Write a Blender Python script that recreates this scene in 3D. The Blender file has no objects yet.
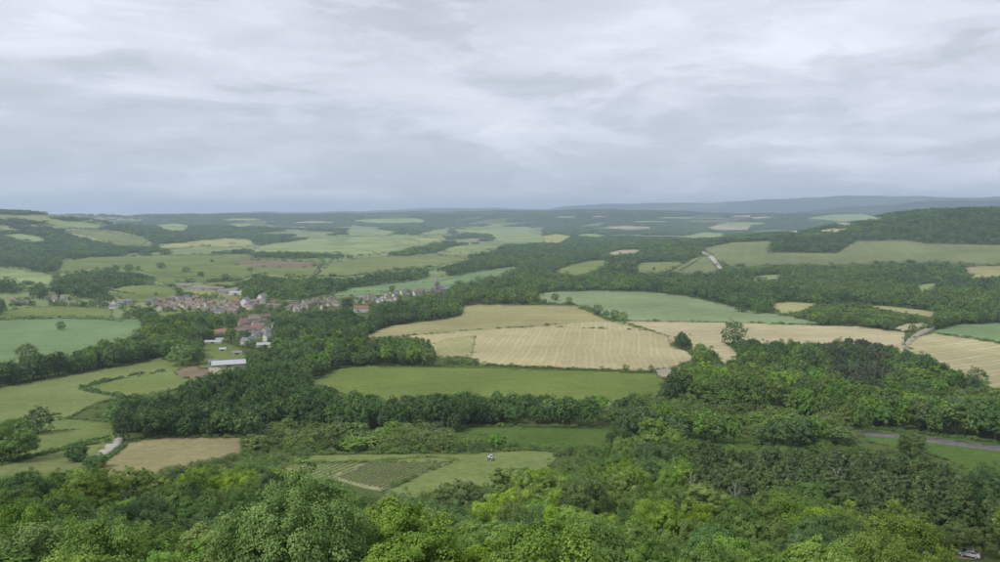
import bpy, math, random
import numpy as np
from mathutils import Vector, Euler
from mathutils.geometry import delaunay_2d_cdt

rng = np.random.default_rng(11)
random.seed(11)
SC = bpy.context.scene
COL = SC.collection

# ------------------------------------------------------------------ camera
F, CX, CY, HY = 750.0, 500.0, 281.0, 214.5        # photo pixels
CAMZ = 140.0
SKY_OFF = (3.1, 7.4, 0.0)
LUMP_OFF = (8.52, 3.1, -0.44)
HAZE = 8.2e-5
PITCH = math.atan((CY - HY) / F)
cam_d = bpy.data.cameras.new('camera')
cam_d.sensor_width = 36.0
cam_d.lens = 36.0 * F / 1000.0
cam_d.clip_start, cam_d.clip_end = 0.5, 90000.0
cam = bpy.data.objects.new('camera', cam_d)
cam.location = (0, 0, CAMZ)
cam.rotation_euler = (math.pi / 2 - PITCH, 0, 0)
COL.objects.link(cam)
SC.camera = cam

# ------------------------------------------------------------------ sun, sky, exposure
SUN_EL, SUN_AZ = math.radians(50), math.radians(-128)   # azimuth from +Y towards +X
sd = bpy.data.lights.new('sun', 'SUN')
sd.energy, sd.angle, sd.color = 1.5, math.radians(13), (1.0, 0.965, 0.90)
sun = bpy.data.objects.new('sun', sd)
sv = Vector((math.sin(SUN_AZ) * math.cos(SUN_EL), math.cos(SUN_AZ) * math.cos(SUN_EL), math.sin(SUN_EL)))
sun.rotation_euler = (-sv).to_track_quat('-Z', 'Y').to_euler()
sun.location = (0, 0, 3000)
COL.objects.link(sun)

SC.view_settings.view_transform = 'Standard'
SC.view_settings.look = 'None'
SC.view_settings.exposure = 0.66
SC.view_settings.gamma = 1.0
SC.view_settings.use_curve_mapping = False
SC.render.engine = 'CYCLES'
cy = SC.cycles
cy.use_denoising = True
cy.denoiser = 'OPENIMAGEDENOISE'
cy.denoising_input_passes = 'RGB_ALBEDO_NORMAL'
cy.denoising_prefilter = 'NONE'
cy.max_bounces, cy.diffuse_bounces, cy.glossy_bounces = 5, 3, 2
cy.transmission_bounces, cy.transparent_max_bounces, cy.volume_bounces = 3, 6, 3
cy.use_adaptive_sampling = True
cy.adaptive_threshold = 0.006
cy.caustics_reflective = cy.caustics_refractive = False


class NT:
    """tiny node-tree helper"""
    def __init__(s, tree):
        s.t = tree
        s.n, s.l = tree.nodes, tree.links

    def add(s, typ, **kw):
        n = s.n.new(typ)
        for k, v in kw.items():
            setattr(n, k, v)
        return n

    def put(s, node, **kw):
        for k, v in kw.items():
            sock = node.inputs[int(k[1:])] if k[0] == '_' and k[1:].isdigit() else node.inputs[k.replace('__', ' ')]
            if isinstance(v, bpy.types.NodeSocket):
                s.l.new(v, sock)
            else:
                sock.default_value = v
        return node

    def math(s, op, a, b=0.0, c=None, clamp=False):
        n = s.add('ShaderNodeMath', operation=op)
        n.use_clamp = clamp
        s.put(n, _0=a, _1=b)
        if c is not None:
            s.put(n, _2=c)
        return n.outputs[0]

    def vmath(s, op, a, b=(0, 0, 0)):
        n = s.add('ShaderNodeVectorMath', operation=op)
        s.put(n, _0=a, _1=b)
        return n.outputs[0]

    def noise(s, vec, scale, detail=3.0, rough=0.55, dist=0.0):
        n = s.add('ShaderNodeTexNoise')
        if vec is not None:
            s.put(n, Vector=vec)
        s.put(n, Scale=scale, Detail=detail, Roughness=rough, Distortion=dist)
        return n.outputs[0]

    def mix(s, fac, a, b, mode='MIX'):
        n = s.add('ShaderNodeMix', data_type='RGBA', blend_type=mode)
        n.clamp_factor = True
        s.put(n, _0=fac, _6=a, _7=b)
        return n.outputs[2]

    def ramp(s, fac, stops, interp='LINEAR'):
        n = s.add('ShaderNodeValToRGB')
        cr = n.color_ramp
        cr.interpolation = interp
        while len(cr.elements) < len(stops):
            cr.elements.new(0.5)
        for e, (p, c) in zip(cr.elements, stops):
            e.position = p
            e.color = c if len(c) == 4 else (*c, 1)
        s.put(n, Fac=fac)
        return n.outputs[0]

    def rng(s, v, a, b, c=0.0, d=1.0, smooth=False):
        n = s.add('ShaderNodeMapRange')
        if smooth:
            n.interpolation_type = 'SMOOTHSTEP'
        s.put(n, _0=v, _1=a, _2=b, _3=c, _4=d)
        return n.outputs[0]


def c4(c):
    return (c[0], c[1], c[2], 1.0)


world = bpy.data.worlds.new('World')
SC.world = world
world.use_nodes = True
W = NT(world.node_tree)
W.n.clear()
tc = W.add('ShaderNodeTexCoord')
sky = W.add('ShaderNodeTexSky', sky_type='NISHITA')
sky.sun_disc = False
sky.sun_elevation = SUN_EL
sky.sun_rotation = SUN_AZ
sky.altitude = 300
sky.dust_density = 1.5
sep = W.add('ShaderNodeSeparateXYZ')
W.put(sep, _0=tc.outputs['Generated'])
zc = W.math('ADD', W.math('MAXIMUM', sep.outputs[2], 0.0), 0.13)
px_ = W.math('DIVIDE', sep.outputs[0], zc)
py_ = W.math('DIVIDE', sep.outputs[1], zc)
cmb = W.add('ShaderNodeCombineXYZ')
W.put(cmb, _0=px_, _1=py_, _2=0.0)
cp = W.vmath('ADD', cmb.outputs[0], SKY_OFF)
big = W.noise(cp, 0.60, 3.0, 0.5, 0.25)
med = W.noise(W.vmath('MULTIPLY', cp, (0.9, 1.3, 1)), 1.5, 7.0, 0.58, 0.3)
dv = W.vmath('ADD', W.vmath('MULTIPLY', tc.outputs['Generated'], (3.2, 3.2, 13.0)), LUMP_OFF)
lump = W.noise(dv, 1.0, 8.0, 0.56, 0.45)
lump2 = W.noise(W.vmath('MULTIPLY', dv, (2.2, 2.2, 2.4)), 1.0, 7.0, 0.6, 0.4)
dens = W.math('ADD', W.math('ADD', W.math('MULTIPLY', big, 0.30), W.math('MULTIPLY', med, 0.25)), W.math('ADD', W.math('MULTIPLY', lump, 0.33), W.math('MULTIPLY', lump2, 0.12)))
edge = W.math('ADD', W.rng(lump, 0.45, 0.51, -0.040, 0.020, True), W.rng(lump2, 0.49, 0.56, -0.014, 0.016, True))
dens = W.math('ADD', dens, edge)
cloud = W.ramp(dens, [(0.37, (0.365, 0.390, 0.440)), (0.44, (0.410, 0.436, 0.494)), (0.50, (0.456, 0.482, 0.548)), (0.56, (0.505, 0.530, 0.596)), (0.64, (0.600, 0.618, 0.675))])
cloud10 = W.vmath('SCALE', cloud)
W.put(cloud10.node, Scale=10.0)
cov = W.math('MULTIPLY', W.rng(dens, 0.55, 0.80, 0.985, 0.90), 1.0)
skymix = W.mix(cov, sky.outputs[0], cloud10)

bg = W.add('ShaderNodeBackground')
W.put(bg, Color=skymix, Strength=0.1)
wo = W.add('ShaderNodeOutputWorld')
W.l.new(bg.outputs[0], wo.inputs[0])


# ------------------------------------------------------------------ projection and terrain
def sstep(a, b, x):
    t = np.clip((x - a) / (b - a), 0, 1)
    return t * t * (3 - 2 * t)


_py = np.array([-500, -40, 0, 8, 30, 60, 100, 150, 200, 300, 400, 550, 750, 1000, 1300, 2000.])
_pz = np.array([138.2, 138.2, 137.6, 132.0, 113.0, 96.0, 81.0, 67.0, 56.0, 38.0, 25.0, 13.5, 6.0, 2.0, 0.0, 0.0])
_fy = np.concatenate([np.linspace(-500, 2000, 2501)])
_fz = np.interp(_fy, _py, _pz)
_k = np.hanning(61); _k /= _k.sum()
_fs = np.convolve(np.pad(_fz, 30, mode='edge'), _k, 'valid')
_wk = np.clip((_fy - 20) / 120, 0, 1)
_fz = _fz * (1 - _wk) + _fs * _wk


def und(x, y, w, s):
    return (np.sin(x / w * 6.283 + s) * np.cos(y / (w * 1.17) * 6.283 + 1.7 * s) +
            0.6 * np.sin((x * 0.6 + y * 0.8) / (w * 0.61) * 6.283 + 2.3 * s))


_rhx = np.array([-1e5, 300, 520, 667, 900, 1017, 1190, 1233, 1267, 1367, 1417, 1500, 1667, 1e5])
_rhz = np.array([0, 0, 14, 34, 54, 64, 73, 86, 103, 121, 137, 147, 151, 153.])
_lhx = np.array([-1e5, -2333, -2170, -2055, -1867, -1633, -1400, -1000, 1e5])
_lhz = np.array([150, 144, 124, 96, 64, 36, 18, 0, 0.])


def ridge(u, pts, D):
    p = np.array(pts, float)
    v = np.interp(u, p[:, 0], p[:, 1])
    return CAMZ + (HY - v) / F * D


R_FAR = [(-700, 216), (60, 215), (200, 213.5), (250, 212.6), (350, 211), (440, 208.6), (490, 208), (540, 209), (560, 206.6), (600, 204.8), (650, 203.8), (690, 203.6), (740, 201.6), (800, 199.6), (860, 198.2), (900, 198.0), (950, 200), (1000, 200.5), (1100, 203), (1500, 212)]
R_MID = [(-700, 217), (0, 216.2), (250, 214.2), (420, 211.8), (500, 210.4), (580, 209.4), (640, 210.4), (700, 211.8), (760, 213.4), (820, 214.5), (1100, 215), (1500, 216)]
R_RIGHT = [(-700, 232), (700, 226), (760, 215), (800, 212), (840, 208.5), (880, 206), (910, 203.6), (940, 202.2), (965, 202.4), (1000, 203.5), (1080, 206), (1200, 212), (1500, 220)]


def terrain(x, y):
    x = np.asarray(x, float); y = np.asarray(y, float)
    d = np.hypot(x, y)
    z = np.interp(y, _fy, _fz)
    m = sstep(150, 500, y)
    z = z + m * (0.9 * und(x, y, 310, 0.4) + 1.5 * und(x, y, 760, 1.1))
    z = z + sstep(1800, 4500, y) * 5.5 * und(x, y, 1650, 2.0)
    z = z + 6.0 * np.exp(-((x + 21) / 22) ** 2 - ((y - 70) / 20) ** 2)
    # wheat plateau, right-hand hill, left-hand hill, low wooded hills
    z = z + 9.0 * np.exp(-((x - 120) / 330) ** 2 - ((y - 1120) / 260) ** 2)
    cr = np.interp(x, _rhx, _rhz)
    for s_ in (-60, 60):
        cr = cr + np.interp(x + s_, _rhx, _rhz)
    cr /= 3
    z = z + cr * (sstep(1330, 2560, y) * 0.45 + 0.55 * np.clip((y - 1560) / 960, 0, 1)) * (1 - sstep(2650, 3700, y))
    cl = np.interp(x, _lhx, _lhz)
    z = z + cl * sstep(2200, 3550, y) * (1 - sstep(3700, 4900, y))
    z = z + 48 * np.exp(-((x + 1500) / 950) ** 2 - ((y - 4700) / 520) ** 2)
    z = z + 30 * np.exp(-((x + 600) / 700) ** 2 - ((y - 5600) / 600) ** 2)
    rise = sstep(5200, 11500, d)
    z = z + rise * (104 + 9 * und(x, y, 3300, 0.7))
    u = CX + F * x / np.maximum(y, 1.0)
    u = np.where(y > 1, u, 3000)
    wig = 16 * np.sin(u / 31.0) + 11 * np.sin(u / 13.3 + 1) + 7 * np.sin(u / 6.1 + 2)
    for pts, D, w in ((R_MID, 8600., 1800.), (R_RIGHT, 11500., 2300.), (R_FAR, 17500., 4000.)):
        b = np.exp(-((d - D) / w) ** 2)
        rz = ridge(u, pts, D) + wig * D / 21000 * 0.8
        z = np.where(rz * b > z, z + (rz - z) * sstep(0, 1, np.clip((rz * b - z) / np.maximum(rz - z, 1), 0, 1)) ** 0.5 * b + 0, z)
    z = np.where(d > 26000, z * (1 - sstep(26000, 34000, d)), z)
    return z


_cp, _sp = math.cos(PITCH), math.sin(PITCH)


def rays(uv):
    uv = np.atleast_2d(np.asarray(uv, float))
    a = (uv[:, 0] - CX) / F
    b = -(uv[:, 1] - CY) / F
    return np.stack([a, _cp + b * _sp, -_sp + b * _cp], 1)


_ts = np.geomspace(18, 34000, 520)


def ground_at(uv):
    """photo pixels -> points on the ground"""
    out = []
    R = rays(uv)
    for i in range(0, len(R), 3000):
        r = R[i:i + 3000]
        P = r[:, None, :] * _ts[None, :, None]
        h = CAMZ + P[:, :, 2] - terrain(P[:, :, 0], P[:, :, 1])
        neg = h < 0
        k = np.where(neg.any(1), neg.argmax(1), len(_ts) - 1)
        k = np.maximum(k, 1)
        lo, hi = _ts[k - 1].copy(), _ts[k].copy()
        for _ in range(16):
            mid = 0.5 * (lo + hi)
            q = r * mid[:, None]
            below = CAMZ + q[:, 2] - terrain(q[:, 0], q[:, 1]) < 0
            hi = np.where(below, mid, hi); lo = np.where(below, lo, mid)
        q = r * hi[:, None]
        out.append(np.stack([q[:, 0], q[:, 1], terrain(q[:, 0], q[:, 1])], 1))
    return np.concatenate(out)


def top_at(u, v, h):
    """ground point of a thing of height h whose top shows at photo pixel (u, v)"""
    r = rays([(u, v)])[0]
    P = r[None] * _ts[:, None]
    g = CAMZ + P[:, 2] - terrain(P[:, 0], P[:, 1]) - h
    pos_ = np.nonzero(g > 0)[0]
    k = int(pos_[-1]) + 1 if len(pos_) else int(g.argmax())
    k = min(max(k, 1), len(_ts) - 1)
    lo, hi = _ts[k - 1], _ts[k]
    for _ in range(18):
        m = 0.5 * (lo + hi); q = r * m
        if CAMZ + q[2] - float(terrain(q[0], q[1])) - h < 0: hi = m
        else: lo = m
    q = r * hi
    return Vector((q[0], q[1], float(terrain(q[0], q[1]))))


def proj(P):
    P = np.asarray(P, float)
    y = P[..., 1]; z = P[..., 2] - CAMZ
    f = y * _cp - z * _sp
    up = y * _sp + z * _cp
    f = np.where(f < 0.1, 0.1, f)
    return CX + F * P[..., 0] / f, CY - F * up / f


def inpoly(u, v, poly):
    p = np.asarray(poly, float)
    r = np.zeros(np.shape(u), bool)
    x1, y1 = p[-1]
    for x2, y2 in p:
        c = ((y1 > v) != (y2 > v))
        with np.errstate(divide='ignore', invalid='ignore'):
            r ^= c & (u < (x2 - x1) * (v - y1) / (y2 - y1) + x1)
        x1, y1 = x2, y2
    return r


# ------------------------------------------------------------------ mesh and object helpers
def mesh_np(name, V, Fc, smooth=False):
    """V (n,3); Fc list of arrays (m,k)"""
    me = bpy.data.meshes.new(name)
    V = np.asarray(V, np.float32)
    me.vertices.add(len(V))
    me.vertices.foreach_set('co', V.ravel())
    if not isinstance(Fc, list):
        Fc = [Fc]
    Fc = [np.asarray(f, np.int32) for f in Fc if len(f)]
    nl = sum(f.size for f in Fc); nf = sum(len(f) for f in Fc)
    me.loops.add(nl)
    me.polygons.add(nf)
    me.loops.foreach_set('vertex_index', np.concatenate([f.ravel() for f in Fc]))
    tot = np.concatenate([np.full(len(f), f.shape[1]) for f in Fc]).astype(np.int32)
    me.polygons.foreach_set('loop_start', np.concatenate([[0], np.cumsum(tot)[:-1]]).astype(np.int32))
    if smooth:
        me.polygons.foreach_set('use_smooth', np.ones(nf, bool))
    me.update(calc_edges=True)
    me.validate()
    return me


def link(name, me, mat=None, parent=None, loc=None):
    o = bpy.data.objects.new(name, me)
    COL.objects.link(o)
    if mat is not None:
        if len(me.materials) == 0:
            me.materials.append(mat)
        if me.materials[0] is not mat:
            o.material_slots[0].link = 'OBJECT'
            o.material_slots[0].material = mat
    if parent is not None:
        o.parent = parent
    if loc is not None:
        o.location = loc
    return o


def empty(name, loc=(0, 0, 0), rz=0.0, sc=(1, 1, 1)):
    o = bpy.data.objects.new(name, None)
    o.empty_display_size = 0.5
    COL.objects.link(o)
    o.location = loc; o.rotation_euler = (0, 0, rz); o.scale = sc
    return o


def tag(o, label=None, cat=None, group=None, kind=None):
    for k, v in (('label', label), ('category', cat), ('group', group), ('kind', kind)):
        if v:
            o[k] = v
    return o


class MB:
    """collects boxes, prisms and tubes into one mesh"""
    def __init__(s):
        s.v, s.f = [], []

    def poly(s, verts, faces):
        n = len(s.v)
        s.v += [tuple(p) for p in verts]
        s.f += [tuple(i + n for i in f) for f in faces]
        return s

    def box(s, x0, x1, y0, y1, z0, z1):
        return s.poly([(x0, y0, z0), (x1, y0, z0), (x1, y1, z0), (x0, y1, z0), (x0, y0, z1), (x1, y0, z1), (x1, y1, z1), (x0, y1, z1)],
                      [(3, 2, 1, 0), (4, 5, 6, 7), (0, 1, 5, 4), (1, 2, 6, 5), (2, 3, 7, 6), (3, 0, 4, 7)])

    def tube(s, pts, rad, n=6, cap=True):
        P = [Vector(p) for p in pts]
        if not hasattr(rad, '__len__'):
            rad = [rad] * len(P)
        base = len(s.v)
        for i, p in enumerate(P):
            t = (P[min(i + 1, len(P) - 1)] - P[max(i - 1, 0)]).normalized()
            a = Vector((1, 0, 0)) if abs(t.x) < 0.8 else Vector((0, 1, 0))
            e1 = t.cross(a).normalized(); e2 = t.cross(e1)
            for k in range(n):
                w = 2 * math.pi * k / n
                s.v.append(tuple(p + (e1 * math.cos(w) + e2 * math.sin(w)) * rad[i]))
        for i in range(len(P) - 1):
            for k in range(n):
                a0 = base + i * n + k; a1 = base + i * n + (k + 1) % n
                s.f.append((a0, a1, a1 + n, a0 + n))
        if cap:
            s.f.append(tuple(base + k for k in range(n))[::-1])
            s.f.append(tuple(base + (len(P) - 1) * n + k for k in range(n)))
        return s

    def mesh(s, name):
        me = bpy.data.meshes.new(name)
        me.from_pydata(s.v, [], s.f)
        me.update()
        return me


# ------------------------------------------------------------------ materials
MATS = {}


def new_mat(name):
    m = bpy.data.materials.new(name)
    m.use_nodes = True
    t = NT(m.node_tree)
    t.n.clear()
    out = t.add('ShaderNodeOutputMaterial')
    return m, t, out


def plain(name, col, rough=0.8, noise=0.0, scale=1.0, metallic=0.0, spec=0.3):
    m, t, out = new_mat(name)
    b = t.add('ShaderNodeBsdfPrincipled')
    t.put(b, Roughness=rough, Metallic=metallic)
    b.inputs['Specular IOR Level'].default_value = spec
    if noise:
        g = t.add('ShaderNodeTexCoord')
        oi = t.add('ShaderNodeObjectInfo')
        n = t.noise(t.vmath('ADD', g.outputs['Object'], oi.outputs['Location']), scale, 4.0, 0.6)
        k = t.math('ADD', t.rng(n, 0.25, 0.75, 1 - noise, 1 + noise), t.rng(oi.outputs['Random'], 0, 1, -noise * 0.8, noise * 0.8))
        hs = t.add('ShaderNodeHueSaturation')
        t.put(hs, Value=k, Color=c4(col))
        t.put(b, Base__Color=hs.outputs[0])
    else:
        t.put(b, Base__Color=c4(col))
    t.l.new(b.outputs[0], out.inputs[0])
    MATS[name] = m
    return m


def leaf_mat(name, dark, light, hue=0.03, val=0.35, trans=0.30):
    m, t, out = new_mat(name)
    at = t.add('ShaderNodeAttribute', attribute_name='tint')
    oi = t.add('ShaderNodeObjectInfo')
    nz = t.noise(t.vmath('SCALE', oi.outputs['Location']), 1.0, 2.0)
    t.put(t.n[-2] if False else nz.node.inputs['Vector'].links[0].from_node, Scale=0.02)
    col = t.mix(at.outputs['Fac'], c4(dark), c4(light))
    hs = t.add('ShaderNodeHueSaturation')
    r2 = t.math('FRACT', t.math('MULTIPLY', oi.outputs['Random'], 17.31))
    t.put(hs, Hue=t.math('ADD', 0.5, t.math('MULTIPLY', t.math('SUBTRACT', r2, 0.5), hue)),
          Saturation=t.rng(oi.outputs['Random'], 0, 1, 0.85, 1.08),
          Value=t.math('MULTIPLY', t.rng(oi.outputs['Random'], 0, 1, 1 - val * 0.8, 1 + val * 0.8), t.rng(nz, 0.3, 0.7, 0.72, 1.24)), Color=col)
    d = t.add('ShaderNodeBsdfDiffuse'); t.put(d, Color=hs.outputs[0])
    k2 = t.add('ShaderNodeHueSaturation'); t.put(k2, Hue=0.494, Saturation=1.05, Value=trans, Color=hs.outputs[0])
    tr = t.add('ShaderNodeBsdfTranslucent'); t.put(tr, Color=k2.outputs[0])
    mx = t.add('ShaderNodeAddShader'); t.put(mx, _0=d.outputs[0], _1=tr.outputs[0])
    t.l.new(mx.outputs[0], out.inputs[0])
    MATS[name] = m
    return m


leaf_mat('leaf_lime', (0.1078, 0.1778, 0.0281), (0.2571, 0.3557, 0.0650), 0.015, 0.13)
leaf_mat('leaf_mid', (0.0778, 0.1447, 0.0303), (0.1856, 0.2845, 0.0650), 0.018, 0.2)
leaf_mat('leaf_dark', (0.0520, 0.1054, 0.0335), (0.1313, 0.2032, 0.0670), 0.018, 0.22)
leaf_mat('leaf_olive', (0.0903, 0.1399, 0.0369), (0.1881, 0.2514, 0.0758), 0.018, 0.2)
leaf_mat('leaf_blue', (0.0712, 0.1329, 0.0431), (0.1614, 0.2408, 0.0838), 0.012, 0.18)
leaf_mat('leaf_grey', (0.064, 0.08, 0.048), (0.125, 0.146, 0.088), 0.015, 0.18)
leaf_mat('leaf_pine', (0.066, 0.104, 0.040), (0.148, 0.200, 0.082), 0.015, 0.2, 0.4)
leaf_mat('leaf_grand', (0.072, 0.142, 0.026), (0.180, 0.285, 0.058), 0.0, 0.02)
leaf_mat('leaf_fir', (0.033, 0.0627, 0.033), (0.0759, 0.1089, 0.0561), 0.02, 0.2, 0.4)
leaf_mat('leaf_bloom', (0.085, 0.110, 0.050), (0.300, 0.300, 0.200), 0.02, 0.15)
leaf_mat('leaf_vine', (0.165, 0.230, 0.075), (0.285, 0.350, 0.125), 0.02, 0.12)
plain('bark', (0.085, 0.07, 0.055), 0.9, 0.25, 3.0)
plain('bark_pale', (0.30, 0.28, 0.24), 0.9, 0.2, 3.0)
plain('bark_pine', (0.10, 0.085, 0.070), 0.9, 0.25, 3.0)


def field_mat(name, a, b, stripes=None, scale=0.02, fine=0.25, spots=0.0):
    """a, b colours mixed by noise; stripes = (angle deg, spacing m, strength, colour, wobble m)"""
    m, t, out = new_mat(name)
    g = t.add('ShaderNodeNewGeometry')
    pos = g.outputs['Position']
    n1 = t.noise(pos, scale, 5.0, 0.6, 0.4)
    col = t.mix(t.rng(n1, 0.32, 0.68), c4(a), c4(b))
    if stripes:
        ang, sp, st, sc_, wob = stripes
        mp = t.add('ShaderNodeMapping'); t.put(mp, Vector=pos, Rotation=(0, 0, math.radians(ang)))
        sx = t.add('ShaderNodeSeparateXYZ'); t.put(sx, _0=mp.outputs[0])
        wn = t.noise(pos, 0.008, 2.0)
        xx = t.math('ADD', sx.outputs[0], t.math('MULTIPLY', t.math('SUBTRACT', wn, 0.5), wob))
        ph = t.math('MULTIPLY', xx, 6.2832 / sp)
        s1 = t.math('SINE', ph)
        s2 = t.math('SINE', t.math('MULTIPLY', ph, 0.37))
        msk = t.rng(t.math('ADD', s1, t.math('MULTIPLY', s2, 0.35)), 0.35, 1.05)
        brk = t.rng(t.noise(pos, 0.02, 3.0), 0.22, 0.5)
        col = t.mix(t.math('MULTIPLY', t.math('MULTIPLY', msk, brk), st), col, c4(sc_))
    n2 = t.noise(pos, 0.35, 4.0, 0.65)
    n3 = t.noise(pos, 0.006, 3.0, 0.5)
    hs = t.add('ShaderNodeHueSaturation')
    val = t.math('MULTIPLY', t.rng(n2, 0.25, 0.75, 1 - fine, 1 + fine), t.rng(n3, 0.3, 0.7, 0.84, 1.14))
    val = t.math('MULTIPLY', val, t.rng(t.noise(pos, 0.07, 6.0, 0.7, 0.6), 0.28, 0.72, 0.90, 1.09))
    t.put(hs, Value=val, Color=col)
    d = t.add('ShaderNodeBsdfDiffuse'); t.put(d, Color=hs.outputs[0])
    bp = t.add('ShaderNodeBump'); t.put(bp, Strength=0.6, Distance=0.25, Height=t.noise(pos, 1.6, 4.0, 0.7))
    t.put(d, Normal=bp.outputs[0])
    t.l.new(d.outputs[0], out.inputs[0])
    MATS[name] = m
    return m


# field palette
field_mat('grass', (0.1261, 0.1703, 0.0519), (0.1725, 0.2075, 0.0716), None, 0.012)
field_mat('grass_dark', (0.1281, 0.1762, 0.0442), (0.1616, 0.2089, 0.0546), (62, 9, 0.4, (0.195, 0.225, 0.085), 10), 0.015, 0.2)
field_mat('grass_deep', (0.0756, 0.1317, 0.0305), (0.1099, 0.1608, 0.0431), None, 0.03)
field_mat('grass_yellow', (0.1506, 0.1900, 0.0653), (0.1983, 0.2271, 0.0870), None, 0.015)
field_mat('grass_row', (0.1581, 0.2083, 0.0647), (0.2029, 0.2426, 0.0830), (40, 2.2, 0.35, (0.21, 0.22, 0.11), 3), 0.02)
field_mat('cereal_blue', (0.1499, 0.2215, 0.0990), (0.1797, 0.2508, 0.1150), (80, 24, 0.5, (0.20, 0.275, 0.15), 10), 0.01, 0.12)
field_mat('cereal_pale', (0.1881, 0.2460, 0.1238), (0.2204, 0.2795, 0.1342), (58, 26, 0.5, (0.25, 0.295, 0.165), 12), 0.01, 0.12)
field_mat('straw', (0.365, 0.318, 0.170), (0.415, 0.364, 0.205), (8, 5.6, 0.36, (0.54, 0.485, 0.315), 16), 0.018, 0.14)
field_mat('straw_green', (0.2638, 0.2533, 0.1161), (0.3196, 0.2934, 0.1420), (82, 30, 0.3, (0.38, 0.34, 0.18), 20), 0.014, 0.14)
field_mat('straw_wedge', (0.2820, 0.2820, 0.1260), (0.3480, 0.3300, 0.1522), (-12, 6, 0.5, (0.38, 0.35, 0.2), 3), 0.02, 0.14)
field_mat('straw_plain', (0.370, 0.322, 0.185), (0.420, 0.372, 0.222), (78, 14, 0.45, (0.53, 0.475, 0.32), 14), 0.014, 0.12)
field_mat('straw_right', (0.325, 0.300, 0.150), (0.405, 0.360, 0.200), (62, 10, 0.6, (0.52, 0.47, 0.31), 22), 0.02, 0.14)
field_mat('hay', (0.2324, 0.2183, 0.0999), (0.2942, 0.2610, 0.1348), (70, 5.5, 0.35, (0.34, 0.30, 0.18), 12), 0.03, 0.2)
field_mat('soil', (0.175, 0.138, 0.088), (0.215, 0.172, 0.112), None, 0.03, 0.2)
field_mat('soil_vine', (0.225, 0.240, 0.125), (0.275, 0.270, 0.155), None, 0.05, 0.2)
field_mat('rape', (0.2900, 0.2992, 0.1144), (0.3298, 0.3298, 0.1340), None, 0.01)
field_mat('far_green', (0.2045, 0.2666, 0.1055), (0.2584, 0.3082, 0.1301), (20, 60, 0.2, (0.22, 0.25, 0.13), 30), 0.006, 0.1)
field_mat('hill_green', (0.150, 0.182, 0.078), (0.185, 0.212, 0.096), (20, 40, 0.3, (0.21, 0.235, 0.12), 30), 0.008, 0.14)
field_mat('far_tan', (0.32, 0.29, 0.18), (0.38, 0.34, 0.22), None, 0.006, 0.1)
field_mat('chalk', (0.36, 0.34, 0.285), (0.45, 0.42, 0.355), None, 0.08, 0.12)
field_mat('tarmac', (0.125, 0.118, 0.112), (0.165, 0.155, 0.145), None, 0.12, 0.12)
field_mat('dirt', (0.29, 0.26, 0.19), (0.35, 0.315, 0.235), None, 0.1, 0.15)

m_, t, out = new_mat('parcels')
g = t.add('ShaderNodeNewGeometry')
pos = g.outputs['Position']
mp = t.add('ShaderNodeMapping'); t.put(mp, Vector=pos, Rotation=(0, 0, 0.5), Scale=(0.0042, 0.0028, 0.0))
vo = t.add('ShaderNodeTexVoronoi'); vo.distance = 'CHEBYCHEV'; t.put(vo, Vector=mp.outputs[0], Scale=1.0, Randomness=0.8)
sc3 = t.add('ShaderNodeSeparateColor'); t.put(sc3, _0=vo.outputs['Color'])
col = t.ramp(sc3.outputs[0], [(0.0, (0.162, 0.210, 0.078)), (0.3, (0.196, 0.242, 0.102)), (0.55, (0.186, 0.242, 0.118)), (0.8, (0.242, 0.264, 0.114)), (0.95, (0.272, 0.262, 0.135))])
hs = t.add('ShaderNodeHueSaturation'); t.put(hs, Value=t.math('MULTIPLY', t.rng(t.noise(pos, 0.012, 5.0, 0.6), 0.25, 0.75, 0.82, 1.15), t.rng(t.noise(pos, 0.2, 3.0), 0.25, 0.75, 0.85, 1.12)), Color=col)
d = t.add('ShaderNodeBsdfDiffuse'); t.put(d, Color=hs.outputs[0])
t.l.new(d.outputs[0], out.inputs[0])
MATS['parcels'] = m_

# woodland floor near, unbroken woods and pastures far away
gm, t, out = new_mat('ground')
g = t.add('ShaderNodeNewGeometry')
pos = g.outputs['Position']
sx = t.add('ShaderNodeSeparateXYZ'); t.put(sx, _0=pos)
dist = t.math('SQRT', t.math('ADD', t.math('POWER', sx.outputs[0], 2.0), t.math('POWER', sx.outputs[1], 2.0)))
near = t.mix(t.noise(pos, 0.05, 5.0, 0.65), (0.060, 0.090, 0.030, 1), (0.125, 0.155, 0.055, 1))
fw = t.mix(t.noise(pos, 0.02, 6.0, 0.75), (0.026, 0.048, 0.024, 1), (0.062, 0.092, 0.042, 1))
pst = t.rng(t.noise(pos, 0.00085, 4.0, 0.6, 0.5), 0.605, 0.625)
fw = t.mix(t.math('MULTIPLY', pst, 0.8), fw, (0.17, 0.19, 0.10, 1))
past = t.mix(t.noise(pos, 0.004, 4.0, 0.6), (0.120, 0.155, 0.062, 1), (0.215, 0.235, 0.105, 1))
midg = t.mix(t.rng(dist, 2300, 2700), near, past)
col = t.mix(t.rng(dist, 6200, 8200), midg, fw)
d = t.add('ShaderNodeBsdfDiffuse'); t.put(d, Color=col)
t.l.new(d.outputs[0], out.inputs[0])
MATS['ground'] = gm

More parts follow.
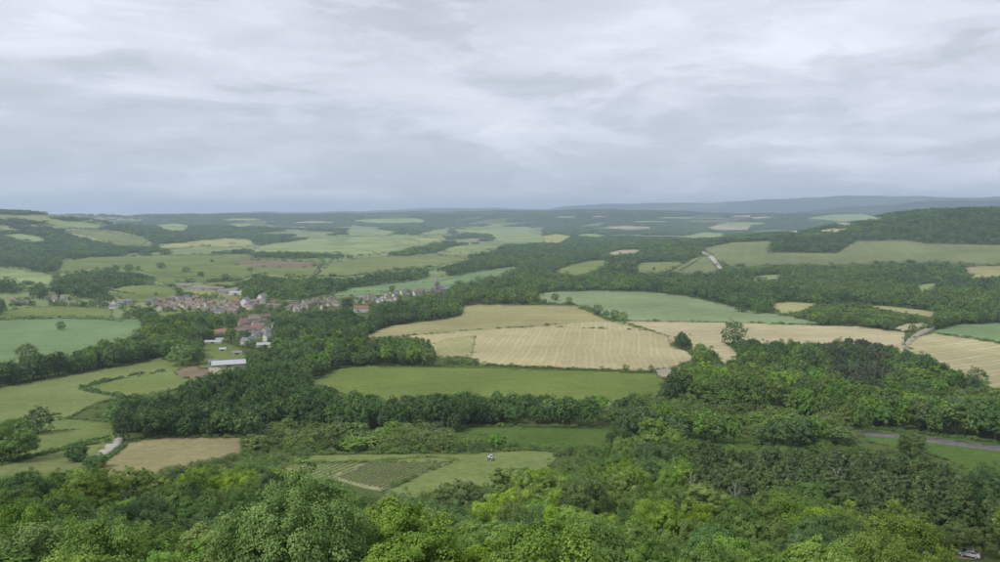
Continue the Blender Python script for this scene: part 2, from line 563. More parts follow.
# ------------------------------------------------------------------ ground: one polar sheet out past the hills
ang = np.concatenate([np.radians(np.linspace(-180, -52, 33)[:-1]), np.radians(np.linspace(-52, 52, 417)), np.radians(np.linspace(52, 180, 33)[1:-1])])
rad = np.concatenate([np.linspace(3, 40, 14)[:-1], np.geomspace(40, 34000, 330)])
A, Rr = np.meshgrid(ang, rad, indexing='ij')
gx, gy = np.sin(A) * Rr, np.cos(A) * Rr
gz = terrain(gx, gy)
na, nr = A.shape
idx = np.arange(na * nr).reshape(na, nr)
nxt = np.roll(idx, -1, 0)
q = np.stack([idx[:, :-1], idx[:, 1:], nxt[:, 1:], nxt[:, :-1]], -1).reshape(-1, 4)
V = np.stack([gx, gy, gz], -1).reshape(-1, 3)
V = np.vstack([V, [[0, 0, terrain(0, 0)]]])
tri = np.stack([np.full(na, na * nr), idx[:, 0], nxt[:, 0]], 1)
ground = link('ground', mesh_np('ground', V, [q[:, ::-1], tri[:, ::-1]], True), gm)
tag(ground, 'rolling green valley floor and hills running out to the horizon', kind='structure')

# ------------------------------------------------------------------ fields (outlines in photo pixels, laid on the ground)
CLEAR = []
OPEN = [(-200, 200), (0, 200), (36, 205), (60, 208), (110, 213), (150, 219), (158, 226), (250, 226), (420, 224), (545, 223.5), (546, 243), (505, 262), (440, 291), (345, 298), (330, 301), (250, 301), (240, 304), (150, 319), (-200, 322)]
FIELDS = [
    ('farmland', 'parcels', OPEN, 'MEADOWLAND', 0.12),
    # name, material, outline, label, lift
    ('meadow', 'grass_yellow', [(-60, 400), (0, 388), (60, 377), (125, 366), (160, 358), (172, 362), (203, 362), (205, 372), (182, 388), (150, 395), (122, 398), (95, 404), (66, 420), (30, 424), (0, 430), (-60, 445)], 'large yellow-green meadow left of the village, ending at the hooked hedge', 0.3),
    ('pasture', 'grass', [(84, 390), (104, 384), (125, 379), (178, 370), (200, 368), (205, 377), (180, 389), (150, 396), (124, 397.5), (100, 394)], 'darker green pasture parcel inside the hooked hedge', 0.55),
    ('ploughed_plot', 'soil', [(174, 373), (192, 366.5), (211, 371), (206, 379), (182, 379)], 'small bare brown soil plot beside the white-roofed shed', 0.8),
    ('pasture', 'grass', [(203, 340), (226, 342), (243, 350), (248, 358), (232, 374), (206, 378), (196, 364), (202, 352)], 'garden pasture with small sheds below the village', 0.4),
    ('pasture', 'grass', [(-60, 446), (0, 430), (60, 418), (112, 423), (122, 437), (118, 441), (62, 450), (0, 464), (-60, 480)], 'green pasture with a round tree above the lower hedge, far left', 0.3),
    ('pasture', 'grass_yellow', [(-60, 484), (0, 466), (62, 451), (108, 440), (114, 442), (86, 464), (50, 472), (0, 482), (-60, 496)], 'yellowish pasture strip left of the pale lane', 0.35),
    ('hay_field', 'hay', [(96, 468), (104, 460), (124, 446), (140, 441), (165, 438), (242, 438), (242, 447), (215, 454), (180, 462), (150, 470), (115, 474)], 'mown tan hay field right of the pale lane', 0.35),
    ('grass_strip', 'grass_row', [(300, 464), (306, 459), (314, 455.5), (345, 454.5), (420, 453.5), (470, 454), (500, 452), (530, 450), (562, 453), (548, 461), (512, 469), (492, 478), (442, 481), (412, 493), (396, 499), (383, 492), (430, 471), (452, 463), (370, 463)], 'pale green grass strip wrapping round the vineyard', 0.25),
    ('vineyard_soil', 'soil_vine', [(283, 467.5), (300, 465), (367, 463.2), (452, 463.2), (430, 471), (385, 492), (360, 487), (335, 480), (305, 478)], 'brownish vineyard ground between grass strips', 0.45),
    ('meadow', 'grass_deep', [(450, 434), (470, 427), (520, 426.5), (580, 428), (616, 429), (610, 440), (590, 444), (560, 442), (530, 441), (500, 436)], 'deep green clearing behind the near wood, centre', 0.3),
    ('meadow', 'grass_deep', [(668, 428), (700, 431), (750, 439.5), (765, 444), (748, 448), (715, 440), (690, 434)], 'narrow deep green clearing right of centre', 0.3),
    ('meadow', 'grass_deep', [(862, 428), (1000, 443), (1080, 452), (1080, 500), (1000, 484), (985, 482), (968, 471), (950, 461), (925, 453), (900, 448), (866, 442)], 'deep green verge and meadow along the grey road', 0.3),
    ('meadow', 'grass_dark', [(303, 387.5), (318, 379), (343, 368), (365, 366.5), (420, 367), (500, 369), (580, 371), (655, 374), (666, 381), (656, 388), (630, 397), (600, 395), (560, 394), (500, 389), (470, 388), (430, 391), (385, 395), (350, 388)], 'long dark green meadow below the straw field', 0.4),
    ('straw_field', 'straw_green', [(360, 339), (378, 330), (400, 325), (440, 320), (462, 316), (464, 306), (480, 305), (574, 306), (606, 320), (650, 331), (540, 327), (470, 331), (430, 335), (410, 336)], 'greenish straw field with a smooth upper slope, centre', 0.5),
    ('straw_field', 'straw', [(408, 336), (430, 335), (470, 331), (540, 326.5), (606, 321), (650, 331), (668, 337), (671, 347), (688, 353), (695, 360), (682, 364), (670, 369), (658, 371), (600, 369), (540, 367), (480, 363.5), (471, 357), (437, 357), (434, 346), (420, 340)], 'striped tan straw field in the centre of the valley', 0.75),
    ('straw_field', 'straw_wedge', [(434, 345), (446, 340), (476, 336.5), (472, 357), (440, 357.5)], 'greenish wedge with fine rows at the straw field corner', 1.0),
    ('straw_field', 'straw_plain', [(612, 321.3), (630, 321.6), (727, 323), (790, 325), (860, 327), (905, 333), (903, 347), (886, 344), (870, 341), (860, 338), (840, 336), (828, 340), (812, 341), (795, 337), (780, 338), (770, 340), (758, 336), (745, 336), (722, 342), (742, 356), (728, 360), (716, 351), (714, 344), (693, 344), (691, 333), (680, 333), (668, 337), (650, 330.5)], 'long plain tan straw strip right of centre', 0.5),
    ('cereal_field', 'cereal_pale', [(537, 294), (560, 292), (600, 291), (650, 292.3), (690, 297), (725, 305), (750, 311), (790, 317), (827, 325), (760, 324), (660, 321.3), (620, 320.8), (606, 316), (590, 308), (574, 304), (545, 303)], 'broad pale green cereal field below the far wood', 0.6),
    ('straw_field', 'straw_right', [(905, 348), (914, 338), (935, 334), (1000, 344), (1080, 357), (1080, 397), (1000, 383), (985, 379), (965, 373), (945, 364), (930, 356)], 'striped tan straw field at the right edge', 0.5),
    ('cereal_field', 'cereal_blue', [(930, 332.5), (955, 325.5), (1000, 323.5), (1080, 320), (1080, 354), (1000, 342.6), (950, 335)], 'blue-green cereal field above the straw field, right edge', 0.5),
    ('fallow_plot', 'straw_plain', [(893, 328), (905, 324.5), (922, 323.5), (932, 326), (905, 332)], 'small tan fallow plot by the farm track, right', 0.5),
    ('fallow_plot', 'straw_wedge', [(770, 304), (790, 302.5), (818, 304), (806, 310), (784, 315)], 'small pale fallow plot in the scrub right of the cereal field', 0.5),
    ('fallow_plot', 'straw_wedge', [(869, 306.5), (880, 306), (908, 309), (937, 312.5), (932, 317), (900, 312)], 'thin pale strip in front of the right-hand wood', 0.5),
    ('hill_pasture', 'hill_green', [(704, 248), (730, 243), (772, 241), (768, 252.5), (838, 253.2), (846, 247), (857, 241), (905, 240.3), (925, 243.5), (1000, 245.5), (1080, 248), (1080, 266), (1000, 264.5), (960, 264), (900, 262.5), (870, 263.5), (830, 265), (770, 264.5), (750, 266.5), (725, 265.5), (715, 258)], 'broad green hillside field under the wooded hill, right', 0.6),
    ('fallow_plot', 'straw_green', [(965, 268), (980, 266.5), (1004, 266.2), (1002, 276.5), (972, 278)], 'tan parcel at the foot of the hillside field, right', 0.6),
    ('fallow_plot', 'far_green', [(917, 286), (928, 283.5), (937, 284.5), (930, 291.5), (919, 293)], 'small green gap in the right-hand valley wood', 0.6),
    ('fallow_plot', 'far_green', [(750, 278), (765, 275.8), (780, 275), (781, 279), (756, 281.5)], 'small green gap in the wood below the hillside field', 0.6),
    ('hill_pasture', 'grass_yellow', [(634, 269), (641, 263), (680, 262), (683, 264), (671, 271), (655, 274), (640, 273)], 'yellow-green sloping field left of the chalk track', 0.6),
    ('hill_pasture', 'hill_green', [(672, 271), (690, 260), (700, 256.5), (708, 257), (718, 268), (713, 275), (690, 274)], 'olive sloping field beside the chalk track', 0.6),
    ('hill_pasture', 'grass_yellow', [(552, 272.5), (570, 265.5), (588, 261.5), (606, 260), (603, 268), (582, 275.5), (562, 274)], 'olive clearing in the central valley wood', 0.6),
    ('fallow_plot', 'far_tan', [(605, 253.5), (622, 250.2), (641, 249.8), (640, 252.5), (615, 255)], 'pale tan strip in the central far wood', 0.6),
    ('cereal_field', 'cereal_blue', [(-80, 324), (0, 319.5), (60, 318), (140, 319.5), (143, 327), (125, 337), (100, 339), (85, 348), (60, 353), (25, 356), (0, 361), (-80, 372)], 'large blue-green cereal field at the left edge', 0.5),
    ('grass_plot', 'grass', [(0, 312), (20, 309), (60, 306), (112, 309), (112, 318), (60, 317), (0, 318.5)], 'narrow green plots between the left-hand houses and the cereal field', 0.5),
    ('grass_plot', 'grass', [(157, 313.5), (176, 311.5), (175, 316), (160, 318)], 'small green plot below the main village row', 0.5),
    ('grass_plot', 'grass_yellow', [(225, 297.5), (238, 295.5), (239, 302), (229, 303.5)], 'small bright plot above the village roofs', 0.5),
    # left-hand mosaic
    ('far_field', 'grass', [(58, 274), (62, 263), (90, 257.5), (130, 257), (170, 255), (252, 254.5), (252, 277), (240, 281), (205, 282.5), (158, 283), (142, 272), (110, 271), (90, 269), (72, 274)], 'green pasture mosaic with lone trees, left of the village', 0.6),
    ('far_field', 'grass', [(106, 291), (124, 286.5), (150, 285), (176, 287.5), (180, 293), (170, 299.5), (140, 303), (120, 299)], 'rounded green field above the main village row', 0.6),
    ('far_field', 'far_green', [(-60, 262), (0, 268), (20, 270), (56, 276), (50, 286), (38, 288), (20, 282), (0, 279), (-60, 274)], 'green field at the left edge above the houses', 0.6),
    ('far_field', 'grass_yellow', [(204, 283), (236, 282), (236, 287), (222, 289), (206, 287)], 'small field behind the farm sheds', 0.6),
    ('far_field', 'grass_yellow', [(64, 232.5), (85, 230), (102, 230.5), (130, 236), (152, 240), (142, 246), (112, 244), (90, 237)], 'yellow-green field on the left-hand hill', 0.8),
    ('far_field', 'rape', [(155, 247), (185, 243), (206, 240.5), (230, 239.5), (254, 241), (254, 246.5), (225, 247.5), (200, 246), (172, 250)], 'bright yellow-green far field left of centre', 0.8),
    ('far_field', 'far_green', [(44, 224), (55, 221.5), (85, 223), (106, 226.5), (96, 229), (65, 229)], 'pale green strip on the left-hand hill', 0.8),
    ('far_field', 'far_green', [(2, 236), (20, 234), (46, 239), (42, 242.5), (20, 240.5)], 'green clearing in the left-hand woods', 0.8),
    ('far_field', 'far_green', [(155, 226), (175, 223.8), (190, 226), (186, 230.5), (168, 231)], 'small green clearing in the far left woods', 0.8),
    ('far_field', 'far_green', [(230, 225), (250, 223.5), (252, 226), (238, 227.5)], 'tiny green clearing far left', 0.8),
    # centre mosaic
    ('far_field', 'far_green', [(250, 252.5), (262, 246), (300, 241), (330, 238), (375, 236), (425, 236), (442, 241.5), (405, 250), (365, 256.5), (335, 253.5)], 'large pale green far field in the centre', 0.8),
    ('far_field', 'rape', [(393, 242), (418, 238), (448, 238.8), (441, 243), (404, 244.2)], 'yellow far field in the centre', 1.2),
    ('far_field', 'grass_yellow', [(316, 277), (331, 263), (370, 257.5), (436, 255), (472, 257.5), (440, 266.5), (392, 270.5), (352, 277)], 'long pale green field above the village woods', 0.7),
    ('far_field', 'grass', [(252, 257.5), (310, 259.5), (324, 265.5), (312, 276), (300, 278.5), (252, 273)], 'green field with a brown band left of centre', 0.6),
    ('far_field', 'soil', [(236, 261), (252, 260.3), (318, 263), (322, 266), (300, 268.5), (252, 267.5), (234, 266)], 'bare brown soil band left of centre', 1.0),
    ('far_field', 'cereal_blue', [(331, 296), (350, 288.5), (390, 284.5), (425, 279.5), (470, 274.5), (496, 269), (522, 266.5), (502, 276), (470, 282.5), (432, 291), (396, 291.5), (352, 297)], 'pale green fields behind the church tower', 0.6),
    ('far_field', 'far_green', [(440, 252), (456, 247), (490, 243.5), (500, 248), (472, 253.5)], 'green far field right of centre', 0.8),
    ('far_field', 'far_green', [(458, 231.5), (480, 228), (525, 227.5), (541, 231), (545, 242.5), (520, 244), (497, 241), (490, 234.5)], 'broad green far field, centre horizon', 0.8),
    ('far_field', 'far_green', [(352, 221), (372, 219.3), (420, 219), (426, 222.5), (382, 223.6)], 'thin pale far field under the horizon, centre', 0.8),
    ('far_field', 'far_green', [(424, 233), (449, 229), (447, 234.5), (422, 236.3)], 'small far field, centre', 0.8),
    ('far_field', 'far_green', [(346, 230), (362, 228), (396, 232), (390, 236), (352, 237)], 'green far field among woods, centre left', 0.8),
    ('far_field', 'rape', [(541, 237), (556, 234.5), (572, 236.5), (562, 243), (545, 243.5)], 'yellow-green far field right of centre', 0.8),
    ('far_field', 'far_green', [(575, 236), (588, 233.8), (606, 235.5), (598, 238)], 'thin green far field right of centre', 0.8),
    ('far_field', 'far_tan', [(706, 227.5), (725, 225), (752, 225.5), (748, 230), (716, 230.3)], 'pale far field right of centre', 0.8),
    ('far_field', 'far_green', [(683, 236.5), (705, 232.5), (726, 234), (722, 238), (692, 239)], 'green far field below the blue hills', 0.8),
    ('far_field', 'far_tan', [(728, 216.6), (752, 215.2), (750, 217.2)], 'small pale far field under the right-hand hills', 0.8),
    ('far_field', 'far_green', [(806, 218.5), (830, 215.5), (862, 214.2), (886, 219.5), (842, 221.6)], 'pale far field at the foot of the blue ridge', 0.8),
    ('far_field', 'far_tan', [(785, 232.5), (800, 230.2), (801, 233.6)], 'tiny pale far field behind the right-hand hill, left one', 0.8),
    ('far_field', 'far_tan', [(816, 231.3), (832, 229.2), (848, 229.2), (838, 232.2)], 'tiny pale far field behind the right-hand hill, right one', 0.8),
    ('far_field', 'far_tan', [(834, 224.5), (846, 222.8), (858, 224), (846, 225.3)], 'small pale far patch below the blue ridge', 0.8),
    ('far_field', 'far_tan', [(750, 203.8 + 14), (768, 216.6), (772, 218.2), (756, 218.9)], 'thin pale far patch under the hills', 0.8),
    # tracks and roads
    ('lane', 'chalk', [(121, 437), (125, 438.5), (119, 446), (92, 466), (83, 466), (99, 452), (111, 442)], 'pale gravel lane between hedges, lower left', 0.6),
    ('road', 'tarmac', [(800, 426.5), (870, 432.5), (925, 437.6), (1000, 447.0), (1080, 457), (1080, 463), (1000, 452.3), (925, 442.4), (870, 436.8), (800, 431)], 'grey country road at the right edge', 0.6, [(870, 432.5), (1000, 447), (1000, 453), (870, 437.6)]),
    ('chalk_track', 'chalk', [(700.5, 251.8), (703.5, 251.6), (714, 257.5), (722.5, 268.5), (718.5, 269), (710.5, 260)], 'white chalk track climbing the hillside, right', 1.0),
    ('farm_track', 'dirt', [(901, 348.5), (908, 340), (917, 333), (932, 326.5), (937, 327.5), (923, 335), (912, 343), (906.5, 349)], 'pale farm track between straw fields, right', 1.1),
    ('gateway', 'dirt', [(656, 371.5), (669, 369.5), (673, 374), (665, 379), (659, 376)], 'bare pale field gateway at the straw field corner', 1.3),
    ('yard', 'dirt', [(208, 370), (216, 367), (222, 371), (212, 376)], 'pale bare yard beside the white-roofed shed', 1.2),
]


rf_ = np.random.default_rng(404)
for _ in range(30):
    u_ = rf_.uniform(60, 900); v_ = rf_.uniform(216.6, 229)
    if (u_ > 760 and v_ > 222) or u_ < 170 or (u_ < 545 and v_ > 223.5):
        continue
    w_ = rf_.uniform(8, 26); h_ = rf_.uniform(0.5, 1.4) * (v_ - 211) / 10
    sk_ = rf_.uniform(-6, 6)
    FIELDS.append(('far_field', ['far_green', 'hill_green', 'hill_green', 'far_tan'][rf_.integers(4)], [(u_ - w_, v_ + h_ * 0.3), (u_ - w_ * 0.3 + sk_, v_ - h_), (u_ + w_ * 0.8 + sk_, v_ - h_ * 0.8), (u_ + w_, v_ + h_ * 0.4), (u_ + w_ * 0.2 - sk_, v_ + h_)], 'thin far field strip under the horizon', 0.8))

DROP = {'long dark green meadow': 10, 'deep green clearing behind': 9, 'narrow deep green': 9, 'mown tan hay': 7, 'pale green grass strip': 8, 'large blue-green cereal': 8, 'long plain tan': 7, 'striped tan straw field at the right': 7, 'yellowish pasture strip': 5}


def lower_chain(poly):
    p = np.array(poly, float)
    q_ = p + (p.mean(0) - p) * 0.001
    return ~inpoly(q_[:, 0], q_[:, 1] + 1.2, poly) & inpoly(q_[:, 0], q_[:, 1] - 1.2, poly)


def drop_of(lab):
    return next((v for k, v in DROP.items() if lab.startswith(k)), 0)


def field_mesh(name, poly, lift, drop=0):
    p = np.array(poly, float)
    if drop:
        p[lower_chain(poly), 1] += drop
    w = p[:, 0].max() - p[:, 0].min(); h = p[:, 1].max() - p[:, 1].min()
    # subdivide the outline
    B = []
    for i in range(len(p)):
        a, b = p[i], p[(i + 1) % len(p)]
        n = max(1, int(np.hypot(*(b - a)) / 5))
        for k in range(n):
            B.append(a + (b - a) * k / n)
    B = np.array(B)
    # uneven edges
    if w > 25:
        e = 0.35 * np.sin(np.arange(len(B)) * 1.7) + 0.25 * np.sin(np.arange(len(B)) * 0.77 + 1)
        B[:, 1] += e * np.clip(h / 60, 0.15, 1)
    sxp, syp = max(5.0, w / 60), max(1.2, min(3.0, h / 8))
    gu, gv = np.meshgrid(np.arange(p[:, 0].min(), p[:, 0].max(), sxp), np.arange(p[:, 1].min(), p[:, 1].max(), syp))
    gu = gu + (np.arange(gu.shape[0]) % 2)[:, None] * sxp / 2
    gu, gv = gu.ravel(), gv.ravel()
    m = inpoly(gu, gv, B)
    pts = np.vstack([B, np.stack([gu[m], gv[m]], 1)])
    n = len(B)
    sc = np.array([1.0, 3.0])
    res = delaunay_2d_cdt([Vector(x) for x in pts * sc], [], [list(range(n))], 1, 1e-4)
    vv = np.array([tuple(x) for x in res[0]]) / sc
    fc = np.array([f for f in res[2] if len(f) == 3])
    P = ground_at(vv)
    dd = np.hypot(P[:, 0], P[:, 1])
    lf = lift + np.clip(dd - 300, 0, None) * 0.0006
    top = P.copy(); top[:, 2] += lf
    # skirt on boundary edges
    e = np.vstack([fc[:, [0, 1]], fc[:, [1, 2]], fc[:, [2, 0]]])
    es = np.sort(e, 1)
    _, inv, cnt = np.unique(es, axis=0, return_inverse=True, return_counts=True)
    bd = e[cnt[inv.ravel()] == 1]
    bot = P.copy(); bot[:, 2] -= 1.5
    N = len(P)
    sk = np.stack([bd[:, 1], bd[:, 0], bd[:, 0] + N, bd[:, 1] + N], 1)
    me = mesh_np(name, np.vstack([top, bot]), [fc, sk])
    # face up
    a = top[fc[:, 1]] - top[fc[:, 0]]; b = top[fc[:, 2]] - top[fc[:, 0]]
    if (np.cross(a, b)[:, 2]).mean() < 0:
        me.flip_normals()
    return me


for nm, mt, poly, lab, lift, *rest_ in FIELDS:
    if lab != 'MEADOWLAND':
        CLEAR.append(rest_[0] if rest_ else poly)
    else:
        lab = 'open green farmland of the left-hand and central valley'
    o = link(nm, field_mesh(nm, poly, lift, drop_of(lab)), MATS[mt])
    tag(o, lab, kind='structure')


# ------------------------------------------------------------------ tree prototypes
def unit(v):
    return v / np.maximum(np.linalg.norm(v, axis=-1, keepdims=True), 1e-6)


def rdirs(n, r):
    return unit(r.normal(size=(n, 3)))


def leaf_cloud(C, Nn, size, r, aspect=0.75):
    """one small bent leaf-spray face (2 triangles) at each centre"""
    n = len(C)
    Nn = unit(Nn)
    a = unit(np.cross(Nn, rdirs(n, r)))
    b = np.cross(Nn, a)
    s = (size * r.uniform(0.65, 1.35, n))[:, None]
    fold = Nn * s * r.uniform(-0.25, 0.25, n)[:, None]
    p0 = C - a * s * 0.5; p2 = C + a * s * 0.5
    p1 = C - b * s * 0.5 * aspect + fold + a * s * 0.12; p3 = C + b * s * 0.5 * aspect + fold - a * s * 0.1
    V = np.stack([p0, p1, p2, p3], 1).reshape(-1, 3)
    k = np.arange(n)[:, None] * 4
    T = np.vstack([k + [0, 1, 2], k + [0, 2, 3]])
    return V, T


def crown_points(r, ell, n1, n2, n3, lob=(0.30, 0.45), zmin=-0.45, tuft=(0.34, 0.55), flat=1.0, shell=0.66, cone=0.0, jit=0.33):
    """leaf centres and normals of a crown centred on the origin: lobes > tufts > leaf sprays"""
    ell = np.array(ell, float)
    k = np.arange(n1)
    zz = 1 - (1 - zmin) * (k + 0.5) / n1
    ph = k * 2.39996 + r.uniform(0, 6.28)
    d1 = np.stack([np.sqrt(1 - zz ** 2) * np.cos(ph), np.sqrt(1 - zz ** 2) * np.sin(ph), zz], 1)
    d1 = unit(d1 + r.normal(0, 0.16, (n1, 3)))
    rad = shell + r.uniform(-0.16, 0.16, n1)
    c1 = d1 * ell * rad[:, None]
    if cone:
        f = 1 - cone * np.clip((c1[:, 2] / ell[2] + 0.6) / 1.6, 0, 1)
        c1[:, :2] *= f[:, None]
    r1 = ell.min() * r.uniform(lob[0], lob[1], n1)
    if cone:
        r1 = r1 * (0.55 + 0.45 * f)
    # tufts
    i1 = np.repeat(np.arange(n1), n2)
    d2 = unit(rdirs(len(i1), r) + d1[i1] * 0.55 + np.array([0, 0, 0.35]))
    c2 = c1[i1] + d2 * (r1[i1] * r.uniform(0.65, 1.0, len(i1)))[:, None] * [1, 1, flat]
    out_ = (r.random(len(i1)) < 0.13) * r.uniform(0.25, 0.75, len(i1)) * r1[i1]
    c2 = c2 + d2 * out_[:, None]
    r2 = r1[i1] * r.uniform(tuft[0], tuft[1], len(i1)) * np.where(out_ > 0, 0.7, 1.0)
    i2 = np.repeat(np.arange(len(i1)), n3)
    d3 = unit(rdirs(len(i2), r) + d2[i2] * 0.5 + np.array([0, 0, 0.25]))
    P = c2[i2] + d3 * (r2[i2] * r.uniform(0.45, 1.08, len(i2)))[:, None] * [1, 1, flat]
    N = d3 * 0.6 + d2[i2] * 0.45 + np.array([0, 0, 0.35]) + r.normal(0, jit, P.shape)
    tint = 0.5 + 0.22 * r.normal(size=n1)[i1][i2] + 0.16 * r.normal(size=len(i1))[i2] + 0.16 * r.normal(size=len(i2))
    return P, N, np.clip(tint, 0, 1)


def set_tint(me, tint, per=4):
    a = me.attributes.new('tint', 'FLOAT', 'POINT')
    a.data.foreach_set('value', np.repeat(tint, per).astype(np.float32))


def limb_tubes(mb, r, h0, ell, cz, n, r0):
    """trunk with forking limbs into the crown"""
    top = cz + ell[2] * 0.35
    sw = r.normal(0, 0.25, 2)
    pts = [(0, 0, -0.6), (0, 0, 0.5), (sw[0] * .5, sw[1] * .5, h0), (sw[0], sw[1], (h0 + top) / 2), (sw[0] * 1.4, sw[1] * 1.4, top)]
    mb.tube(pts, [r0 * 1.35, r0 * 1.0, r0 * 0.8, r0 * 0.5, r0 * 0.15], 7)
    for k in range(n):
        a = k * 2.4 + r.uniform(-0.4, 0.4)
        zb = h0 * r.uniform(0.75, 1.0) + (top - h0) * r.uniform(0.0, 0.45)
        e = np.array([math.cos(a) * ell[0] * 0.75, math.sin(a) * ell[1] * 0.75, cz + ell[2] * r.uniform(-0.3, 0.5)])
        b = np.array([sw[0] * .6, sw[1] * .6, zb])
        m = b * 0.5 + e * 0.5 + np.array([0, 0, ell[2] * 0.12])
        mb.tube([b, m, e], [r0 * 0.42, r0 * 0.26, r0 * 0.07], 5, False)
    return mb


def make_tree(name, seed, kind, lod):
    """returns (crown mesh, trunk mesh); unit tree about 12 m tall"""
    r = np.random.default_rng(seed)
    K = {'near': (1.0, 1.0), 'mid': (0.115, 2.6), 'far': (0.018, 5.2)}[lod]
    if kind == 'broad':
        ell = (r.uniform(4.4, 5.3), r.uniform(4.4, 5.3), r.uniform(4.6, 5.3)); cz = 12.0 - ell[2]
        n1, n2, n3, sz = r.integers(26, 36), 13, 76, 0.215
        arg = dict(zmin=-0.75)
    elif kind == 'grand':         # the big crowns close to the camera: finer leaves
        ell = (5.0, 5.2, 5.2); cz = 12.0 - ell[2]
        n1, n2, n3, sz = 44, 14, 105, 0.185
        arg = dict(zmin=-0.8, lob=(0.27, 0.43), shell=0.70, tuft=(0.32, 0.5))
    elif kind == 'round':         # free-standing, leafy to the ground
        ell = (5.0, 5.2, 5.6); cz = 6.2
        n1, n2, n3, sz = 34, 13, 44, 0.32
        arg = dict(zmin=-0.9, lob=(0.30, 0.46))
    elif kind == 'tall':
        ell = (r.uniform(3.4, 4.0), r.uniform(3.4, 4.0), r.uniform(5.2, 5.8)); cz = 12.0 - ell[2]
        n1, n2, n3, sz = r.integers(26, 34), 12, 72, 0.205
        arg = dict(zmin=-0.7, lob=(0.30, 0.48))
    elif kind == 'open':          # feathery, layered, gaps
        ell = (r.uniform(4.4, 5.4), r.uniform(4.4, 5.4), r.uniform(3.6, 4.6)); cz = 12.0 - ell[2]
        n1, n2, n3, sz = r.integers(24, 32), 15, 62, 0.215
        arg = dict(lob=(0.22, 0.40), tuft=(0.36, 0.62), flat=0.62, shell=0.72, zmin=-0.35)
    elif kind == 'bush':
        ell = (5.4, 5.0, 5.2); cz = 5.6
        n1, n2, n3, sz = 20, 12, 30, 0.46
        arg = dict(zmin=-0.75)
    elif kind == 'pine':
        ell = (r.uniform(2.6, 3.1), r.uniform(2.6, 3.1), r.uniform(5.0, 5.6)); cz = 12.0 - ell[2]
        n1, n2, n3, sz = r.integers(30, 40), 9, 58, 0.25
        arg = dict(lob=(0.30, 0.46), flat=0.75, cone=0.62, zmin=-0.8, shell=0.68)
    elif kind == 'poplar':
        ell = (1.5, 1.5, 5.9); cz = 6.2
        n1, n2, n3, sz = 30, 9, 26, 0.26
        arg = dict(lob=(0.45, 0.65), zmin=-0.9, cone=0.35)
    if lod == 'near':
        P, N, T = crown_points(r, ell, n1, n2, n3, **arg)
    elif lod == 'mid':
        P, N, T = crown_points(r, ell, n1, max(5, int(n2 * 0.6)), max(6, int(n3 * 0.16)), **arg)
    else:
        P, N, T = crown_points(r, ell, max(12, n1 // 2), 5, 4, jit=0.12, **arg)
    # open sprays also fill the inside thinly so the crown is not hollow
    S = sz if lod == 'near' else 0.66 if lod == 'mid' else 1.4
    Vv, Tt = leaf_cloud(P + [0, 0, cz], N, S, r, 0.42 if kind == 'pine' else 0.75)
    me = mesh_np(name + '_crown', Vv, Tt)
    set_tint(me, T)
    mb = MB()
    if kind == 'pine':
        mb.tube([(0, 0, -0.6), (0, 0, 4), (0.1, 0.1, 8), (0.1, 0, 11.6)], [0.24, 0.2, 0.13, 0.03], 6)
        for k in range(0 if lod == 'far' else 14):
            a = k * 2.4; z = 2.5 + k * 0.55; L = 2.2 * (1 - k / 20)
            mb.tube([(0, 0, z), (math.cos(a) * L, math.sin(a) * L, z + 0.25)], [0.05, 0.02], 4, False)
    elif kind == 'bush':
        for k in range(5):
            a = k * 1.26
            mb.tube([(0, 0, -0.4), (math.cos(a) * 1.2, math.sin(a) * 1.2, 2.5), (math.cos(a) * 2.6, math.sin(a) * 2.6, 6)], [0.25, 0.2, 0.06], 4, False)
    elif kind == 'poplar':
        mb.tube([(0, 0, -0.6), (0, 0, 5), (0, 0, 11)], [0.26, 0.18, 0.03], 6)
    else:
        limb_tubes(mb, r, r.uniform(2.2, 3.2), ell, cz, 7 if lod == 'near' else 4 if lod == 'mid' else 0, 0.3)
    return me, mb.mesh(name + '_trunk')


def merge_proto(name, parts):
    """(mesh, material) list -> one prototype object that is not linked to the scene"""
    Vs, Fs, tin, mi, off = [], [], [], [], 0
    me = bpy.data.meshes.new(name)
    for k, (m, mat) in enumerate(parts):
        v = np.empty(len(m.vertices) * 3, np.float32); m.vertices.foreach_get('co', v)
        Vs.append(v.reshape(-1, 3))
        for p in m.polygons:
            Fs.append([i + off for i in p.vertices])
        if 'tint' in m.attributes:
            tt = np.empty(len(m.vertices), np.float32); m.attributes['tint'].data.foreach_get('value', tt)
        else:
            tt = np.full(len(m.vertices), 0.5, np.float32)
        tin.append(tt); mi += [k] * len(m.polygons); off += len(m.vertices)
        me.materials.append(mat)
    me.from_pydata(np.vstack(Vs).tolist(), [], Fs)
    a = me.attributes.new('tint', 'FLOAT', 'POINT'); a.data.foreach_set('value', np.concatenate(tin))
    me.polygons.foreach_set('material_index', mi)
    me.update()
    return bpy.data.objects.new(name, me)


NEAR = {k: [make_tree('%s_tree' % k, 100 + 10 * j + i, k, 'near') for i in range(n)]
        for j, (k, n) in enumerate((('broad', 5), ('tall', 3), ('open', 4), ('pine', 4), ('bush', 1), ('poplar', 1), ('round', 1), ('grand', 2)))}
MID = {k: [make_tree('mid_%s_tree' % k, 300 + 10 * j + i, k, 'mid') for i in range(n)]
       for j, (k, n) in enumerate((('broad', 4), ('tall', 2), ('open', 2), ('pine', 3), ('bush', 2), ('poplar', 1), ('round', 3)))}
FAR = {k: [make_tree('far_%s_tree' % k, 500 + 10 * j + i, k, 'far') for i in range(n)]
       for j, (k, n) in enumerate((('broad', 3), ('tall', 2), ('bush', 1), ('poplar', 1)))}

# prototypes for the scattered woods: list of (object) by species key
PROTO = []
PKEY = {}


def add_proto(key, parts):
    PKEY.setdefault(key, []).append(len(PROTO))
    PROTO.append(merge_proto('wood_tree', parts))


